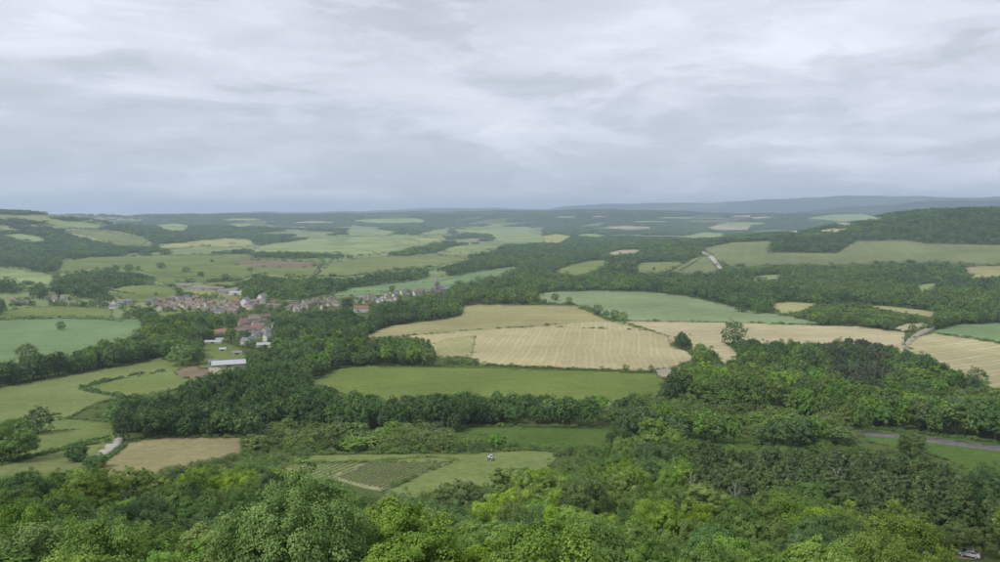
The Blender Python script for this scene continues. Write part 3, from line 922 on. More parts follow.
for lodn, S_ in (('mid', MID), ('far', FAR)):
    for leaf in ('mid', 'dark', 'olive', 'blue', 'lime', 'grey'):
        ks = [('broad', 0), ('broad', 1), ('tall', 0), ('broad', 2)]
        if lodn == 'mid' and leaf in ('lime', 'olive', 'mid'):
            ks.append(('open', 0)); ks.append(('open', 1))
        for k, i in ks:
            cme, tme = S_[k][i]
            add_proto((lodn, leaf), [(cme, MATS['leaf_' + leaf]), (tme, MATS['bark'])])
for i in range(3):
    add_proto(('mid', 'pine'), [(MID['pine'][i][0], MATS['leaf_pine']), (MID['pine'][i][1], MATS['bark_pine'])])
for leaf in ('mid', 'olive', 'dark'):
    for i in range(2):
        add_proto(('mid', 'bush_' + leaf), [(MID['bush'][i][0], MATS['leaf_' + leaf]), (MID['bush'][i][1], MATS['bark'])])
    add_proto(('far', 'bush_' + leaf), [(FAR['bush'][0][0], MATS['leaf_' + leaf]), (FAR['bush'][0][1], MATS['bark'])])
# bunches of far trees for the woods beyond two and a half kilometres
for leaf in ('dark', 'mid', 'blue'):
    for i in range(3):
        r = np.random.default_rng(700 + i)
        Ps, Ns, Ts = [], [], []
        for k in range(16):
            h = r.uniform(9, 15); e = (r.uniform(3.6, 5.4),) * 2 + (h * 0.40,)
            P, N, T = crown_points(r, e, 7, 3, 3, shell=0.6, lob=(0.35, 0.5))
            a = k * 2.39996; q_ = 4.6 * math.sqrt(k + 0.3)
            P = P + [q_ * math.cos(a) + r.normal(0, 1.2), q_ * math.sin(a) + r.normal(0, 1.2), h * 0.6]
            Ps.append(P); Ns.append(N); Ts.append(np.clip(T + r.normal(0, 0.2), 0, 1))
        Vv, Tt = leaf_cloud(np.vstack(Ps), np.vstack(Ns), 2.3, r)
        me = mesh_np('far_bunch', Vv, Tt); set_tint(me, np.concatenate(Ts))
        add_proto(('bunch', leaf), [(me, MATS['leaf_' + leaf])])


def scatter(name, pts, rz, scl, pid, label, cat):
    me = bpy.data.meshes.new(name)
    n = len(pts)
    me.vertices.add(n)
    me.vertices.foreach_set('co', np.asarray(pts, np.float32).ravel())
    for nm, ty, key, dat in (('rot', 'FLOAT_VECTOR', 'vector', np.stack([np.zeros(n), np.zeros(n), rz], 1)), ('scl', 'FLOAT_VECTOR', 'vector', scl), ('pid', 'INT', 'value', pid)):
        a = me.attributes.new(nm, ty, 'POINT')
        a.data.foreach_set(key, np.asarray(dat, np.int32 if ty == 'INT' else np.float32).ravel())
    o = link(name, me)
    ng = bpy.data.node_groups.new(name, 'GeometryNodeTree')
    ng.interface.new_socket('Geometry', in_out='INPUT', socket_type='NodeSocketGeometry')
    ng.interface.new_socket('Geometry', in_out='OUTPUT', socket_type='NodeSocketGeometry')
    gi, go = ng.nodes.new('NodeGroupInput'), ng.nodes.new('NodeGroupOutput')
    join = ng.nodes.new('GeometryNodeJoinGeometry')

    def named(nm, ty):
        a = ng.nodes.new('GeometryNodeInputNamedAttribute'); a.data_type = ty; a.inputs[0].default_value = nm
        return a.outputs[0]
    ar, as_, ai = named('rot', 'FLOAT_VECTOR'), named('scl', 'FLOAT_VECTOR'), named('pid', 'INT')
    e2r = ng.nodes.new('FunctionNodeEulerToRotation'); ng.links.new(ar, e2r.inputs[0])
    for k in sorted(set(int(i) for i in pid)):
        cmp_ = ng.nodes.new('FunctionNodeCompare'); cmp_.data_type = 'INT'; cmp_.operation = 'EQUAL'
        ng.links.new(ai, cmp_.inputs[2]); cmp_.inputs[3].default_value = k
        oi = ng.nodes.new('GeometryNodeObjectInfo'); oi.inputs[0].default_value = PROTO[k]
        oi.inputs['As Instance'].default_value = False
        ip = ng.nodes.new('GeometryNodeInstanceOnPoints')
        ng.links.new(gi.outputs[0], ip.inputs['Points'])
        ng.links.new(cmp_.outputs[0], ip.inputs['Selection'])
        ng.links.new(oi.outputs['Geometry'], ip.inputs['Instance'])
        ng.links.new(e2r.outputs[0], ip.inputs['Rotation'])
        ng.links.new(as_, ip.inputs['Scale'])
        ng.links.new(ip.outputs[0], join.inputs[0])
    ng.links.new(join.outputs[0], go.inputs[0])
    md = o.modifiers.new('scatter', 'NODES'); md.node_group = ng
    tag(o, label, cat, kind='stuff')
    return o


# ------------------------------------------------------------------ where the woods stand
VILLAGE = [
    [(108, 304), (150, 301.5), (190, 299.5), (245, 304), (256, 301), (300, 301), (336, 295), (346, 302), (346, 309), (318, 310), (300, 313), (284, 316), (262, 315), (240, 315), (205, 316), (180, 312), (150, 309), (112, 310)],
    [(236, 320), (262, 317), (272, 322), (272, 345), (262, 351), (240, 347), (236, 335)],
    [(214, 328), (224, 329), (224, 337), (215, 337)],
    [(352, 304), (372, 299), (396, 290), (432, 287), (442, 284), (445, 291), (420, 294), (400, 301), (376, 306), (372, 314), (354, 314)],
    [(10, 299), (34, 299), (36, 305), (10, 306)], [(48, 297), (78, 299), (112, 303), (112, 308), (50, 305)],
    [(174, 284), (218, 286), (242, 290), (242, 296), (218, 293), (176, 290)],
    [(213, 358), (246, 356), (246, 366), (216, 371)],
    [(428, 272), (446, 272), (446, 292), (428, 292)],
]
NEARTOP = np.array([(-200, 480), (0, 472), (40, 470), (60, 470), (100, 469), (130, 463), (180, 464), (215, 462), (245, 457), (280, 464), (300, 477), (340, 484), (395, 500), (430, 488), (460, 480), (490, 477), (512, 466), (560, 456), (600, 449), (622, 434), (660, 430), (690, 437), (720, 441), (790, 443), (870, 445), (930, 454), (960, 465), (985, 480), (1000, 485), (1200, 500)], float)
PINES = [(684, 466), (715, 448), (790, 442), (880, 443), (935, 455), (985, 482), (1010, 500), (1000, 532), (930, 522), (868, 508), (800, 492), (760, 494), (730, 506), (695, 508)]
GREYS = [(822, 350), (850, 345), (882, 350), (888, 395), (862, 410), (838, 402)]
SCRUB = [[(770, 305), (870, 304), (930, 316), (895, 326), (800, 322)], [(250, 430), (470, 432), (520, 445), (460, 452), (300, 458), (255, 452)], [(930, 395), (1010, 390), (1010, 430), (960, 430)], [(620, 405), (760, 410), (860, 430), (860, 445), (760, 436), (640, 425)]]


WOODS = [
    [(-200, 229), (0, 229), (30, 228), (60, 231), (75, 240), (105, 245), (126, 250), (122, 258), (85, 260), (62, 259), (60, 272), (45, 275), (25, 269), (0, 267), (-200, 262)],
    [(-60, 210), (0, 211), (34, 211.5), (38, 215), (0, 216.5), (-60, 218)], [(30, 219.5), (60, 218.5), (92, 220.5), (60, 222)],
    [(-60, 219), (0, 218), (40, 218), (58, 222), (30, 226), (0, 226), (-60, 226)], [(68, 223.5), (92, 224), (112, 228), (104, 231), (75, 229)], [(115, 223), (150, 222), (158, 226), (130, 228)],
    [(130, 249), (145, 246), (165, 250), (172, 256), (140, 259), (130, 255)],
    [(95, 228), (150, 225), (190, 222), (250, 219), (280, 217), (330, 217), (352, 221), (346, 234), (330, 237), (300, 240.5), (258, 245), (250, 239.5), (225, 238.5), (195, 241.5), (165, 245), (147, 243), (150, 238), (115, 231)],
    [(165, 251), (190, 247.5), (215, 248), (250, 251), (290, 251), (345, 254.5), (352, 258), (300, 259), (250, 257), (200, 256.5), (175, 255)],
    [(49, 291), (55, 278.5), (80, 275), (100, 273), (130, 274.5), (150, 277), (162, 284), (150, 286), (120, 286.5), (100, 292), (70, 295), (55, 295)],
    [(30, 291), (46, 290), (50, 300), (34, 302)], [(-60, 279), (14, 280), (14, 294), (-60, 297)],
    [(68, 296), (85, 294), (105, 294), (126, 301), (110, 303), (85, 303), (70, 300)],
    [(36, 313), (50, 308), (72, 309), (78, 317), (40, 318)], [(94, 309), (113, 309), (113, 319), (96, 318)], [(117, 309), (160, 310), (160, 320), (122, 324)],
    [(-60, 306), (8, 308), (12, 316), (-60, 318)], [(14, 309), (28, 308), (30, 317), (16, 318)],
    [(176, 299), (182, 294), (196, 292), (214, 294), (228, 298), (228, 304), (205, 303), (178, 302)],
    [(234, 292), (236, 280), (250, 274), (270, 270), (290, 274.5), (310, 279), (345, 279), (365, 271), (390, 268.5), (420, 265.5), (445, 262.5), (462, 258), (500, 248.5), (546, 244), (546, 258), (522, 266), (495, 268.5), (465, 274.5), (440, 278.5), (415, 281.5), (390, 283.5), (360, 288), (335, 296), (330, 304), (300, 304), (240, 304)],
    [(376, 257), (382, 250), (405, 247.5), (430, 241), (450, 238), (470, 233.5), (490, 233.5), (494, 238.5), (480, 244), (450, 247), (430, 254), (400, 256.5)],
    [(350, 223), (420, 223), (450, 226), (440, 229.5), (420, 233.5), (395, 231.5), (360, 227)],
    [(420, 217), (546, 216), (546, 227), (470, 227), (440, 229), (425, 224)],
]


def allowed(u, v, r):
    """inside the open farmland trees keep to the traced woods, with a few strays"""
    o_ = inpoly(u, v, OPEN)
    w_ = np.zeros(len(u), bool)
    for pl in WOODS:
        w_ |= inpoly(u, v, pl)
    return ~o_ | w_ | (r.random(len(u)) < np.where(v < 262, 0.075, 0.035))


def blocked(P, h, w, polys, margin=0.30):
    """does a tree of height h, crown width w at P cover any of the open outlines?"""
    bad = np.zeros(len(P), bool)
    for fr in (0.0, 0.35, 0.7, 0.97):
        for sd_ in (-1, 0, 1) if fr > 0.3 else (0,):
            Q = P.copy(); Q[:, 2] += h * fr; Q[:, 0] += sd_ * w * (margin if fr < 0.9 else 0.12)
            u, v = proj(Q)
            for pl in polys:
                bb = np.array(pl)
                m = ~bad & (u > bb[:, 0].min()) & (u < bb[:, 0].max()) & (v > bb[:, 1].min()) & (v < bb[:, 1].max())
                if m.any():
                    ii = np.nonzero(m)[0]
                    bad[ii] |= inpoly(u[ii], v[ii], pl)
    return bad


def jgrid(y0, y1, sp, r, umin=-130, umax=1130):
    """jittered triangular grid of ground points in the view wedge"""
    ys = np.arange(y0, y1, sp * 0.87)
    out = []
    for k, y in enumerate(ys):
        x0, x1 = (umin - CX) / F * y * 1.02 - 12, (umax - CX) / F * y * 1.02 + 12
        x = np.arange(x0, x1, sp) + (k % 2) * sp / 2
        out.append(np.stack([x, np.full(len(x), y)], 1))
    p = np.vstack(out)
    p = p + r.uniform(-0.42, 0.42, p.shape) * sp
    return np.column_stack([p, terrain(p[:, 0], p[:, 1])])


ALLCLEAR = CLEAR + VILLAGE
ORD = ['first', 'second', 'third', 'fourth', 'fifth', 'sixth', 'seventh', 'eighth', 'ninth', 'tenth', 'eleventh', 'twelfth', 'thirteenth', 'fourteenth', 'fifteenth', 'sixteenth', 'seventeenth', 'eighteenth', 'nineteenth', 'twentieth']
LEAFWORD = {'lime': 'lime-green', 'mid': 'mid-green', 'dark': 'dark green', 'olive': 'olive-green', 'blue': 'bluish green', 'pine': 'brownish green', 'fir': 'very dark', 'grey': 'grey-green', 'bloom': 'cream-flowered'}
TREES = []            # individuals: dict(P, h, w, kind, leaf, name, where, label)


def put_tree(P, h, w, kind, leaf, name, lod='near', label=None, where=None, cat='tree', variant=None, lean=0.0):
    S_ = NEAR if lod == 'near' else MID
    cme, tme = S_[kind][random.randrange(len(S_[kind])) if variant is None else variant % len(S_[kind])]
    natw = {'broad': 10.6, 'tall': 8.6, 'open': 11.2, 'pine': 6.2, 'bush': 12.0, 'poplar': 4.0, 'round': 11.4, 'grand': 11.4}[kind]
    e = empty(name, P, random.uniform(0, 6.28), (w / natw, w / natw * random.uniform(0.92, 1.08), h / 12.0))
    e.rotation_euler = (random.uniform(-.04, .04), random.uniform(-.04, .04), e.rotation_euler[2])
    link('crown', cme, MATS['leaf_' + leaf], e)
    link('stems' if cat == 'bush' else 'trunk', tme, MATS['bark_pine' if kind == 'pine' else 'bark'], e)
    e['category'] = cat
    u, v = proj(np.array([[P[0], P[1], P[2] + h * 0.6]]))
    TREES.append(dict(o=e, leaf=leaf, where=where, label=label, u=float(u[0]), kind=kind, cat=cat))
    return e


# --- trees of the near wood that stand out in the photograph (pixel of the top, crown width in pixels)
KEY = [
    (22, 496, 130, 15, 'grand', 'grand', 'big mid-green tree with pale leaf edges filling the lower left corner'),
    (292, 470, 168, 16, 'grand', 'grand', 'largest broad mid-green tree in the foreground, directly below the vineyard'),
    (182, 468, 50, 14, 'pine', 'fir', 'very dark conifer standing among lime-green trees, lower left'),
    (128, 466, 62, 11, 'open', 'lime', 'lime-green feathery tree at the top edge of the near wood, lower left'),
    (88, 471, 60, 11, 'open', 'lime', 'lime-green tree left of the dead pale trunk, at the wood edge'),
    (206, 466, 40, 11, 'open', 'lime', 'lime-green tree just right of the very dark conifer'),
    (232, 472, 44, 11, 'broad', 'lime', 'yellowish round tree between the dark conifer and the largest foreground tree'),
    (20, 472, 52, 12, 'broad', 'dark', 'dark tree at the left edge above the big corner tree'),
    (402, 499, 66, 13, 'broad', 'blue', 'bluish green round tree just right of the largest foreground tree'),
    (456, 479, 58, 12, 'open', 'olive', 'olive yellow-green tree below the vineyard grass strip'),
    (512, 465, 52, 12, 'open', 'lime', 'brightest yellow-green tree in the near wood, right of the tractor'),
    (446, 506, 46, 11, 'broad', 'dark', 'dark green tree in the gap below the olive yellow-green tree'),
    (668, 509, 44, 12, 'open', 'lime', 'lime-green tree with upright shoots before the dark gap, right of centre'),
    (701, 505, 38, 13, 'tall', 'lime', 'pale lime tree with a pointed top at the bottom right of centre'),
    (786, 489, 62, 14, 'broad', 'mid', 'round green tree in front of the pine stand'),
    (822, 497, 36, 12, 'tall', 'dark', 'narrow dark tree between the two green trees before the pine stand'),
    (846, 508, 46, 13, 'broad', 'lime', 'leafy lime-green tree below the pine stand, left of the pair'),
    (904, 515, 74, 14, 'broad', 'lime', 'broad lime-green tree near the bottom right corner'),
    (650, 431, 62, 13, 'open', 'lime', 'light green rounded tree topping the near wood, right of centre'),
    (620, 429, 26, 11, 'broad', 'dark', 'dark round tree on the ridge of the near wood beside the clearing'),
    (912, 431, 26, 11, 'tall', 'olive', 'pale olive tree standing in front of the grey road'),
    (530, 500, 56, 13, 'tall', 'mid', 'tall deep-green tree in the centre foreground'),
    (590, 474, 52, 12, 'broad', 'mid', 'mid-green tree below the central clearing'),
    (958, 521, 26, 8, 'broad', 'olive', 'olive grey-green tree just above the silver car'),
    (984, 528, 24, 7, 'open', 'olive', 'thin olive tree right of the silver car'),
    (988, 470, 50, 14, 'broad', 'dark', 'dark tree at the right edge beside the road meadow'),
]
keyP = []
for u, v, wpx, h, kind, leaf, lab in KEY:
    P = top_at(u, v, h)
    w = wpx * math.hypot(P.x, P.y, P.z - CAMZ) / F
    hh = min(max(h, w * 0.95), 17.0) if kind != 'pine' else h
    if hh != h:
        P = top_at(u, v, hh)
    if wpx > 100:                       # the two big crowns close below the terrace: distance from a usual crown width
        w = 15.5
        r_ = rays([(u, v)])[0]
        q_ = r_ * (w * F / wpx)
        P = Vector((q_[0], q_[1], float(terrain(q_[0], q_[1]))))
        hh = (CAMZ + q_[2] - P.z) * 0.90
        w = 14.0
        print('big tree', [round(x, 1) for x in P], round(hh, 1))
    w = min(w, 14.0) if wpx < 100 else w
    put_tree(P, hh, w, kind, leaf, 'pine_tree' if kind == 'pine' else 'broadleaf_tree', label=lab)
    keyP.append((P.x, P.y, w))
keyP = np.array(keyP)

# --- the near wood: the nearest trees are individuals, the rest a scattered wood
rw = np.random.default_rng(5)
C = jgrid(66, 345, 9.4, rw, -90, 1090)
n = len(C)
u0, v0 = proj(C)
inp = inpoly(u0, proj(C + [0, 0, 8])[1], PINES)
C = C[~inp | (rw.random(n) < 0.06)]
Cp = jgrid(60, 345, 5.8, rw, 600, 1090)
up_, vp_ = proj(Cp + [0, 0, 8])
Cp = Cp[inpoly(up_, vp_, PINES)]
pine = np.concatenate([np.zeros(len(C), bool), np.ones(len(Cp), bool)])
C = np.vstack([C, Cp]); n = len(C)
h = np.where(pine, rw.uniform(11, 17, n), rw.uniform(9.0, 16.5, n))
w = np.where(pine, rw.uniform(5.2, 7.4, n), rw.uniform(9.0, 14.5, n))
ut, vt = proj(C + np.stack([np.zeros(n), np.zeros(n), h], 1))
lim = np.interp(ut, NEARTOP[:, 0], NEARTOP[:, 1])
ok = (vt > lim) & (vt < 640)
ok &= ~blocked(C, h, w, ALLCLEAR)
dk = np.hypot(C[:, None, 0] - keyP[None, :, 0], C[:, None, 1] - keyP[None, :, 1])
ok &= ~(dk < (keyP[None, :, 2] * 0.42 + w[:, None] * 0.22)).any(1)
# car clearing
ok &= ~((np.abs(ut - 968) < 20) & (vt > 540))
ok &= pine | ~inpoly(ut, vt, PINES) | (rw.random(n) < 0.10)
ok &= ~blocked(C, h, w, [[(950, 546), (990, 548), (1000, 590), (940, 590)]], 0.55)
ok &= ~blocked(C, h, w, [[(954, 549), (986, 551), (990, 580), (950, 580)]])
C, h, w, pine, ut, vt = C[ok], h[ok], w[ok], pine[ok], ut[ok], vt[ok]
d = np.linalg.norm(C - [0, 0, CAMZ], axis=1)
patch = np.sin(C[:, 0] * 0.05 + 1.3) + np.sin(C[:, 1] * 0.043 + C[:, 0] * 0.021) + rw.normal(0, 0.9, len(C))
leafs = np.where(patch > 0.5, 'lime', np.where(patch > -0.9, 'mid', np.where(patch > -1.25, 'olive', np.where(patch > -1.6, 'blue', 'dark'))))
vis = (ut > -25) & (ut < 1025) & (vt < 575)
order = np.argsort(np.where(vis, d, 1e9))
bro = [i for i in order if vis[i] and not pine[i]][:275]
pin = [i for i in order if vis[i] and pine[i]][:210]


def where_near(u, v):
    if v > 518:
        return ['at the lower left corner', 'along the bottom, left', 'along the bottom, centre', 'along the bottom, right', 'at the lower right corner'][min(4, max(0, int(u / 200)))]
    if u < 125: return 'at the left edge of the near wood'
    if u < 250: return 'in the near wood below the hay field'
    if u < 480: return 'below the vineyard'
    if u < 590: return 'below the tractor'
    if u < 690: return 'in the central near wood'
    return 'around the pine stand'


ROWS = ['front row', 'second row', 'third row', 'fourth row', 'fifth row', 'sixth row', 'seventh row', 'rear row']


def pine_where(i):
    k = min(7, int(8 * pin.index(i) / len(pin)))
    us = [ut[j] for j in pin if min(7, int(8 * pin.index(j) / len(pin))) == k]
    third = min(2, int(3 * sum(x < ut[i] for x in us) / len(us)))
    return 'in the %s of the pine stand, %s third' % (ROWS[k], ('left', 'middle', 'right')[third])


ind = set()
for i in bro:
    k = random.choice(['broad', 'broad', 'tall', 'open'] if leafs[i] != 'lime' else ['open', 'open', 'broad', 'tall'])
    put_tree(C[i], h[i], w[i] * (0.85 if k == 'tall' else 1), k, leafs[i], 'broadleaf_tree', lod='near', where=where_near(ut[i], vt[i]))
    ind.add(int(i))
for i in pin:
    put_tree(C[i], h[i], w[i], 'pine', 'pine', 'pine_tree', lod='near' if d[i] < 230 else 'mid', where=pine_where(i))
    ind.add(int(i))
rest = np.array([i for i in range(len(C)) if i not in ind])


def pick(key, r):
    return PKEY[key][r.integers(len(PKEY[key]))]


SPTS, SRZ, SSC, SPID = [], [], [], []


def add_scatter(P, h, w, keys, r):
    for k in range(len(P)):
        SPTS.append(P[k]); SRZ.append(r.uniform(0, 6.283)); SPID.append(pick(keys[k], r))
        wk = w[k] / (6.2 if 'pine' in keys[k][1] else 12.0 if 'bush' in keys[k][1] else 10.6)
        SSC.append((wk, wk, h[k] / 12.0))


add_scatter(C[rest], h[rest], w[rest], [('mid', 'pine' if pine[i] else leafs[i]) for i in rest], rw)

Cb = jgrid(60, 345, 5.2, rw, -90, 1090)
nb = len(Cb)
hb = rw.uniform(2.0, 4.2, nb); wb = hb * rw.uniform(1.2, 1.8, nb)
ub, vb_ = proj(Cb + np.stack([np.zeros(nb), np.zeros(nb), hb], 1))
okb = ~blocked(Cb, hb, wb, ALLCLEAR + [[(952, 548), (988, 549), (995, 590), (945, 590)]]) & (rw.random(nb) < 0.8)
Cb, hb, wb = Cb[okb], hb[okb], wb[okb]
add_scatter(Cb, hb, wb, [('mid', ['bush_mid', 'bush_olive', 'bush_dark'][int(i)]) for i in rw.integers(0, 3, len(Cb))], rw)

# --- middle-distance woods
def wood_fill(y0, y1, sp, lod, hr, wr, seed, shade):
    r = np.random.default_rng(seed)
    C = jgrid(y0, y1, sp, r)
    n = len(C)
    u, v = proj(C)
    h = r.uniform(hr[0], hr[1], n); w = r.uniform(wr[0], wr[1], n)
    scrub = np.zeros(n, bool)
    for s_ in SCRUB:
        scrub |= inpoly(u, v - 2, s_)
    h = np.where(scrub, h * r.uniform(0.35, 0.6, n), h)
    ut, vt = proj(C + np.stack([np.zeros(n), np.zeros(n), h], 1))
    al = allowed(u, v, r)
    ok = al & ~blocked(C, h, w, ALLCLEAR) & (ut > -160) & (ut < 1160)
    if y0 < 400:
        ok &= vt < np.interp(ut, NEARTOP[:, 0], NEARTOP[:, 1]) + 25
    g = inpoly(u, v, GREYS)
    pat = np.sin(C[:, 0] * 0.011 + 0.6) + np.sin(C[:, 1] * 0.013 + C[:, 0] * 0.006) + r.normal(0, 0.9, n)
    key = np.where(pat > (1.9 if lod == 'mid' else 9), 'lime', np.where(pat > 1.3, 'olive', np.where(pat > 0.1, 'mid', np.where(pat > -0.6, 'blue', 'dark'))))
    h = h * (1 + 0.22 * np.sin(C[:, 0] * 0.021 + 2) * np.sin(C[:, 1] * 0.024))
    if shade is not None:
        key = np.where(shade(u, v) & (r.random(n) < 0.75), 'dark', key)
    key = np.where(scrub, np.where(r.random(n) < 0.5, 'olive', 'mid'), key)
    if lod == 'mid':
        key = np.where(g, np.where(r.random(n) < 0.7, 'grey', 'dark'), key)
        key = np.where(~g & scrub & (r.random(n) < 0.7), 'bush_olive', key)
    ii = np.nonzero(ok)[0]
    add_scatter(C[ii], h[ii], w[ii], [(lod, str(key[i])) for i in ii], r)
    # undergrowth where a full tree would cover a field
    h2 = np.where(lod == 'mid', r.uniform(2.0, 4.5, n), r.uniform(3.5, 6.5, n)); w2 = h2 * r.uniform(1.1, 1.7, n)
    lo = al & ~ok & (ut > -160) & (ut < 1160) & ~blocked(C, h2, w2, ALLCLEAR) & (r.random(n) < 0.92)
    if y0 < 400:
        lo &= vt < np.interp(ut, NEARTOP[:, 0], NEARTOP[:, 1]) + 25
    jj = np.nonzero(lo)[0]
    add_scatter(C[jj], h2[jj], w2[jj], [(lod, ['bush_mid', 'bush_olive', 'bush_dark'][int(i) % 3]) for i in jj], r)
    return len(ii), len(jj)


HILLWOOD = [(768, 253), (772, 243), (800, 232), (870, 222), (910, 210), (1010, 200), (1100, 200), (1100, 250), (1000, 246), (925, 244), (905, 240), (857, 241), (838, 254)]
belt = lambda u, v: inpoly(u, v, [(150, 385), (300, 382), (480, 388), (660, 390), (700, 420), (600, 432), (450, 436), (250, 436), (150, 430)])
n1 = wood_fill(335, 960, 9.6, 'mid', (9.5, 18.5), (9.0, 15.0), 21, belt)
n2 = wood_fill(960, 2450, 12.0, 'far', (8.0, 19), (10.0, 18.0), 22, lambda u, v: inpoly(u, v, HILLWOOD))
print('wood', len(rest), n1, n2)
scatter('broadleaf_wood', SPTS, np.array(SRZ), np.array(SSC), np.array(SPID), 'dense mixed green woodland spreading over the valley between the fields', 'woodland')

r = np.random.default_rng(31)
C = jgrid(2430, 7600, 27, r, -120, 1120)
n = len(C)
h = r.uniform(10, 14, n)
ok = ~blocked(C, h, np.full(n, 26.0), CLEAR, 0.35)
u, v = proj(C)
ok &= allowed(u, v, r)
gap = np.sin(C[:, 0] / 170 + 2) + np.sin(C[:, 1] / 260 + C[:, 0] / 420) + 0.7 * np.sin(C[:, 0] / 61 - C[:, 1] / 90)
ok &= gap < np.where(((C[:, 0] / C[:, 1] > 0.28) & (C[:, 1] < 3600)) | (C[:, 0] / C[:, 1] < -0.42), 1.75, 0.95)
C = C[ok]; n = len(C)
SPTS, SRZ, SSC, SPID = C, r.uniform(0, 6.28, n), np.column_stack([r.uniform(0.95, 1.3, n)] * 2 + [r.uniform(0.8, 1.2, n)]), np.array([pick(('bunch', ['dark', 'dark', 'mid', 'blue'][r.integers(4)]), r) for _ in range(n)])
scatter('far_woodland', SPTS, SRZ, SSC, SPID, 'distant dark woods covering the far hills between pale fields', 'woodland')
print('bunches', n)

# --- trees standing alone or in short rows: (u, v of the foot, height in pixels, width px, kind, leaf, label)
LONE = [
    (61, 330.5, 8.5, 8, 'round', 'dark', 'small lone tree in the middle of the left-hand cereal field'),
    (38, 434, 24, 26, 'round', 'dark', 'round dark tree in the pasture at the left, by the short hedge'),
    (11, 461, 36, 44, 'round', 'mid', 'large round tree at the left edge beside the lower hedge'),
    (77, 462, 18, 21, 'low', 'dark', 'round dark bush left of the pale lane'),
    (96, 468, 10, 20, 'low', 'dark', 'low dark bush at the lower end of the pale lane'),
    (597, 315, 11, 12, 'round', 'dark', 'tallest tree on the diagonal hedge between straw and cereal'),
    (606, 316, 6, 7, 'low', 'dark', 'small bush between two trees on the diagonal hedge'),
    (615, 320.5, 11, 10, 'round', 'dark', 'left tree of the touching pair on the diagonal hedge'),
    (623, 321.5, 10.5, 11, 'round', 'mid', 'right tree of the touching pair on the diagonal hedge'),
    (733, 346, 25, 24, 'round', 'dark', 'large dark tree standing against the plain straw strip'),
    (977, 384, 15, 17, 'round', 'dark', 'lone round tree at the lower edge of the right-hand straw field'),
    (912.5, 332, 7.5, 8, 'round', 'dark', 'small tree beside the farm track on the right'),
    (927, 329, 4.5, 9, 'low', 'dark', 'low bush at the top of the farm track'),
    (129, 272.5, 8, 9, 'round', 'dark', 'second lone tree of the row in the left pasture mosaic'),
    (115.5, 273, 7.5, 7, 'round', 'dark', 'first lone tree of the row in the left pasture mosaic'),
    (138, 271, 5, 5, 'round', 'dark', 'smallest tree of the row in the left pasture mosaic'),
    (107, 273, 5.5, 9, 'round', 'dark', 'low tree at the left end of the row in the pasture mosaic'),
    (161, 269, 6.5, 9, 'round', 'dark', 'lone tree between the tree row and the brown soil band'),
    (186, 272.5, 5.5, 9, 'round', 'dark', 'lone flat tree in the pasture mosaic left of the soil band'),
    (201, 278, 6.5, 6, 'tall', 'dark', 'lone upright tree above the farm sheds'),
    (225.5, 280, 6, 9, 'round', 'dark', 'lone tree above the right end of the farm sheds'),
    (212, 262.5, 3, 4, 'round', 'dark', 'tiny lone tree near the left end of the brown soil band'),
    (21, 292, 8, 9, 'round', 'dark', 'dark round tree above the leftmost houses'),
    (40, 291, 8, 11, 'round', 'dark', 'dark round tree above the gap between left-hand houses'),
    (506, 302.5, 6.5, 9, 'round', 'dark', 'first tree of the row behind the straw field'),
    (520, 302.5, 7.5, 9, 'round', 'mid', 'second tree of the row behind the straw field'),
    (534, 303, 8.5, 9, 'round', 'mid', 'third tree of the row behind the straw field'),
    (545, 303.5, 5, 5, 'low', 'dark', 'smallest tree of the row behind the straw field'),
    (555, 301, 8, 9, 'round', 'dark', 'tree at the left corner of the broad cereal field'),
    (569, 304.5, 8, 8, 'round', 'mid', 'last tree of the row, at the top of the diagonal hedge'),
    (476, 363.5, 6, 8, 'low', 'dark', 'dark bush on the hedge below the striped straw field'),
    (462, 363, 5, 9, 'low', 'mid', 'low bush at the left end of the straw field hedge'),
    (449, 362, 5, 9, 'low', 'mid', 'low bush beside the poplars at the straw field corner'),
    (626, 371, 7, 8, 'low', 'dark', 'dark bush on the right part of the straw field hedge'),
    (651, 371.5, 7, 7, 'low', 'dark', 'dark bush by the pale gateway'),
    (741, 312.5, 9, 13, 'round', 'dark', 'round tree at the right tip of the wood above the cereal field'),
    (757, 314, 11, 13, 'round', 'mid', 'round tree at the lower right edge of the cereal field'),
    (769, 313, 6, 11, 'low', 'dark', 'low bush beside the round tree at the cereal field edge'),
    (156, 295.5, 3, 4, 'low', 'dark', 'single bush in the rounded field above the village'),
    (566 - 174, 292, 7, 7, 'round', 'dark', 'dark tree rising between village roofs left of the church'),
    (347, 309, 11, 11, 'round', 'fir', 'very dark round tree in the village beside the red-roofed house'),
    (183, 366, 21, 30, 'round', 'mid', 'broad green tree at the end of the meadow near the village'),
    (199, 365, 20, 12, 'tall', 'blue', 'tall grey-green tree beside the broad tree near the village'),
    (654, 271, 4, 3, 'tall', 'dark', 'tiny upright tree in the sloping field left of the chalk track'),
    (27, 358, 13, 18, 'round', 'olive', 'loose olive tree on the edge of the left-hand cereal field'),
]
for u, v, hp, wp, kind, leaf, lab in LONE:
    P = ground_at([(u, v)])[0]
    D = np.linalg.norm(P - [0, 0, CAMZ])
    sc = D / F
    el = math.asin(min(0.99, (CAMZ - P[2]) / D))
    wm = wp * sc
    hm = max((hp * sc - wm * 0.5 * math.sin(el) * 0.6) / math.cos(el), wm * 0.55)
    low = kind == 'low'
    put_tree(P, hm, wm, 'round' if low else kind, leaf, 'bush' if low else 'lone_tree', lod='mid' if D > 450 else 'near', label=lab, cat='bush' if low else 'tree')
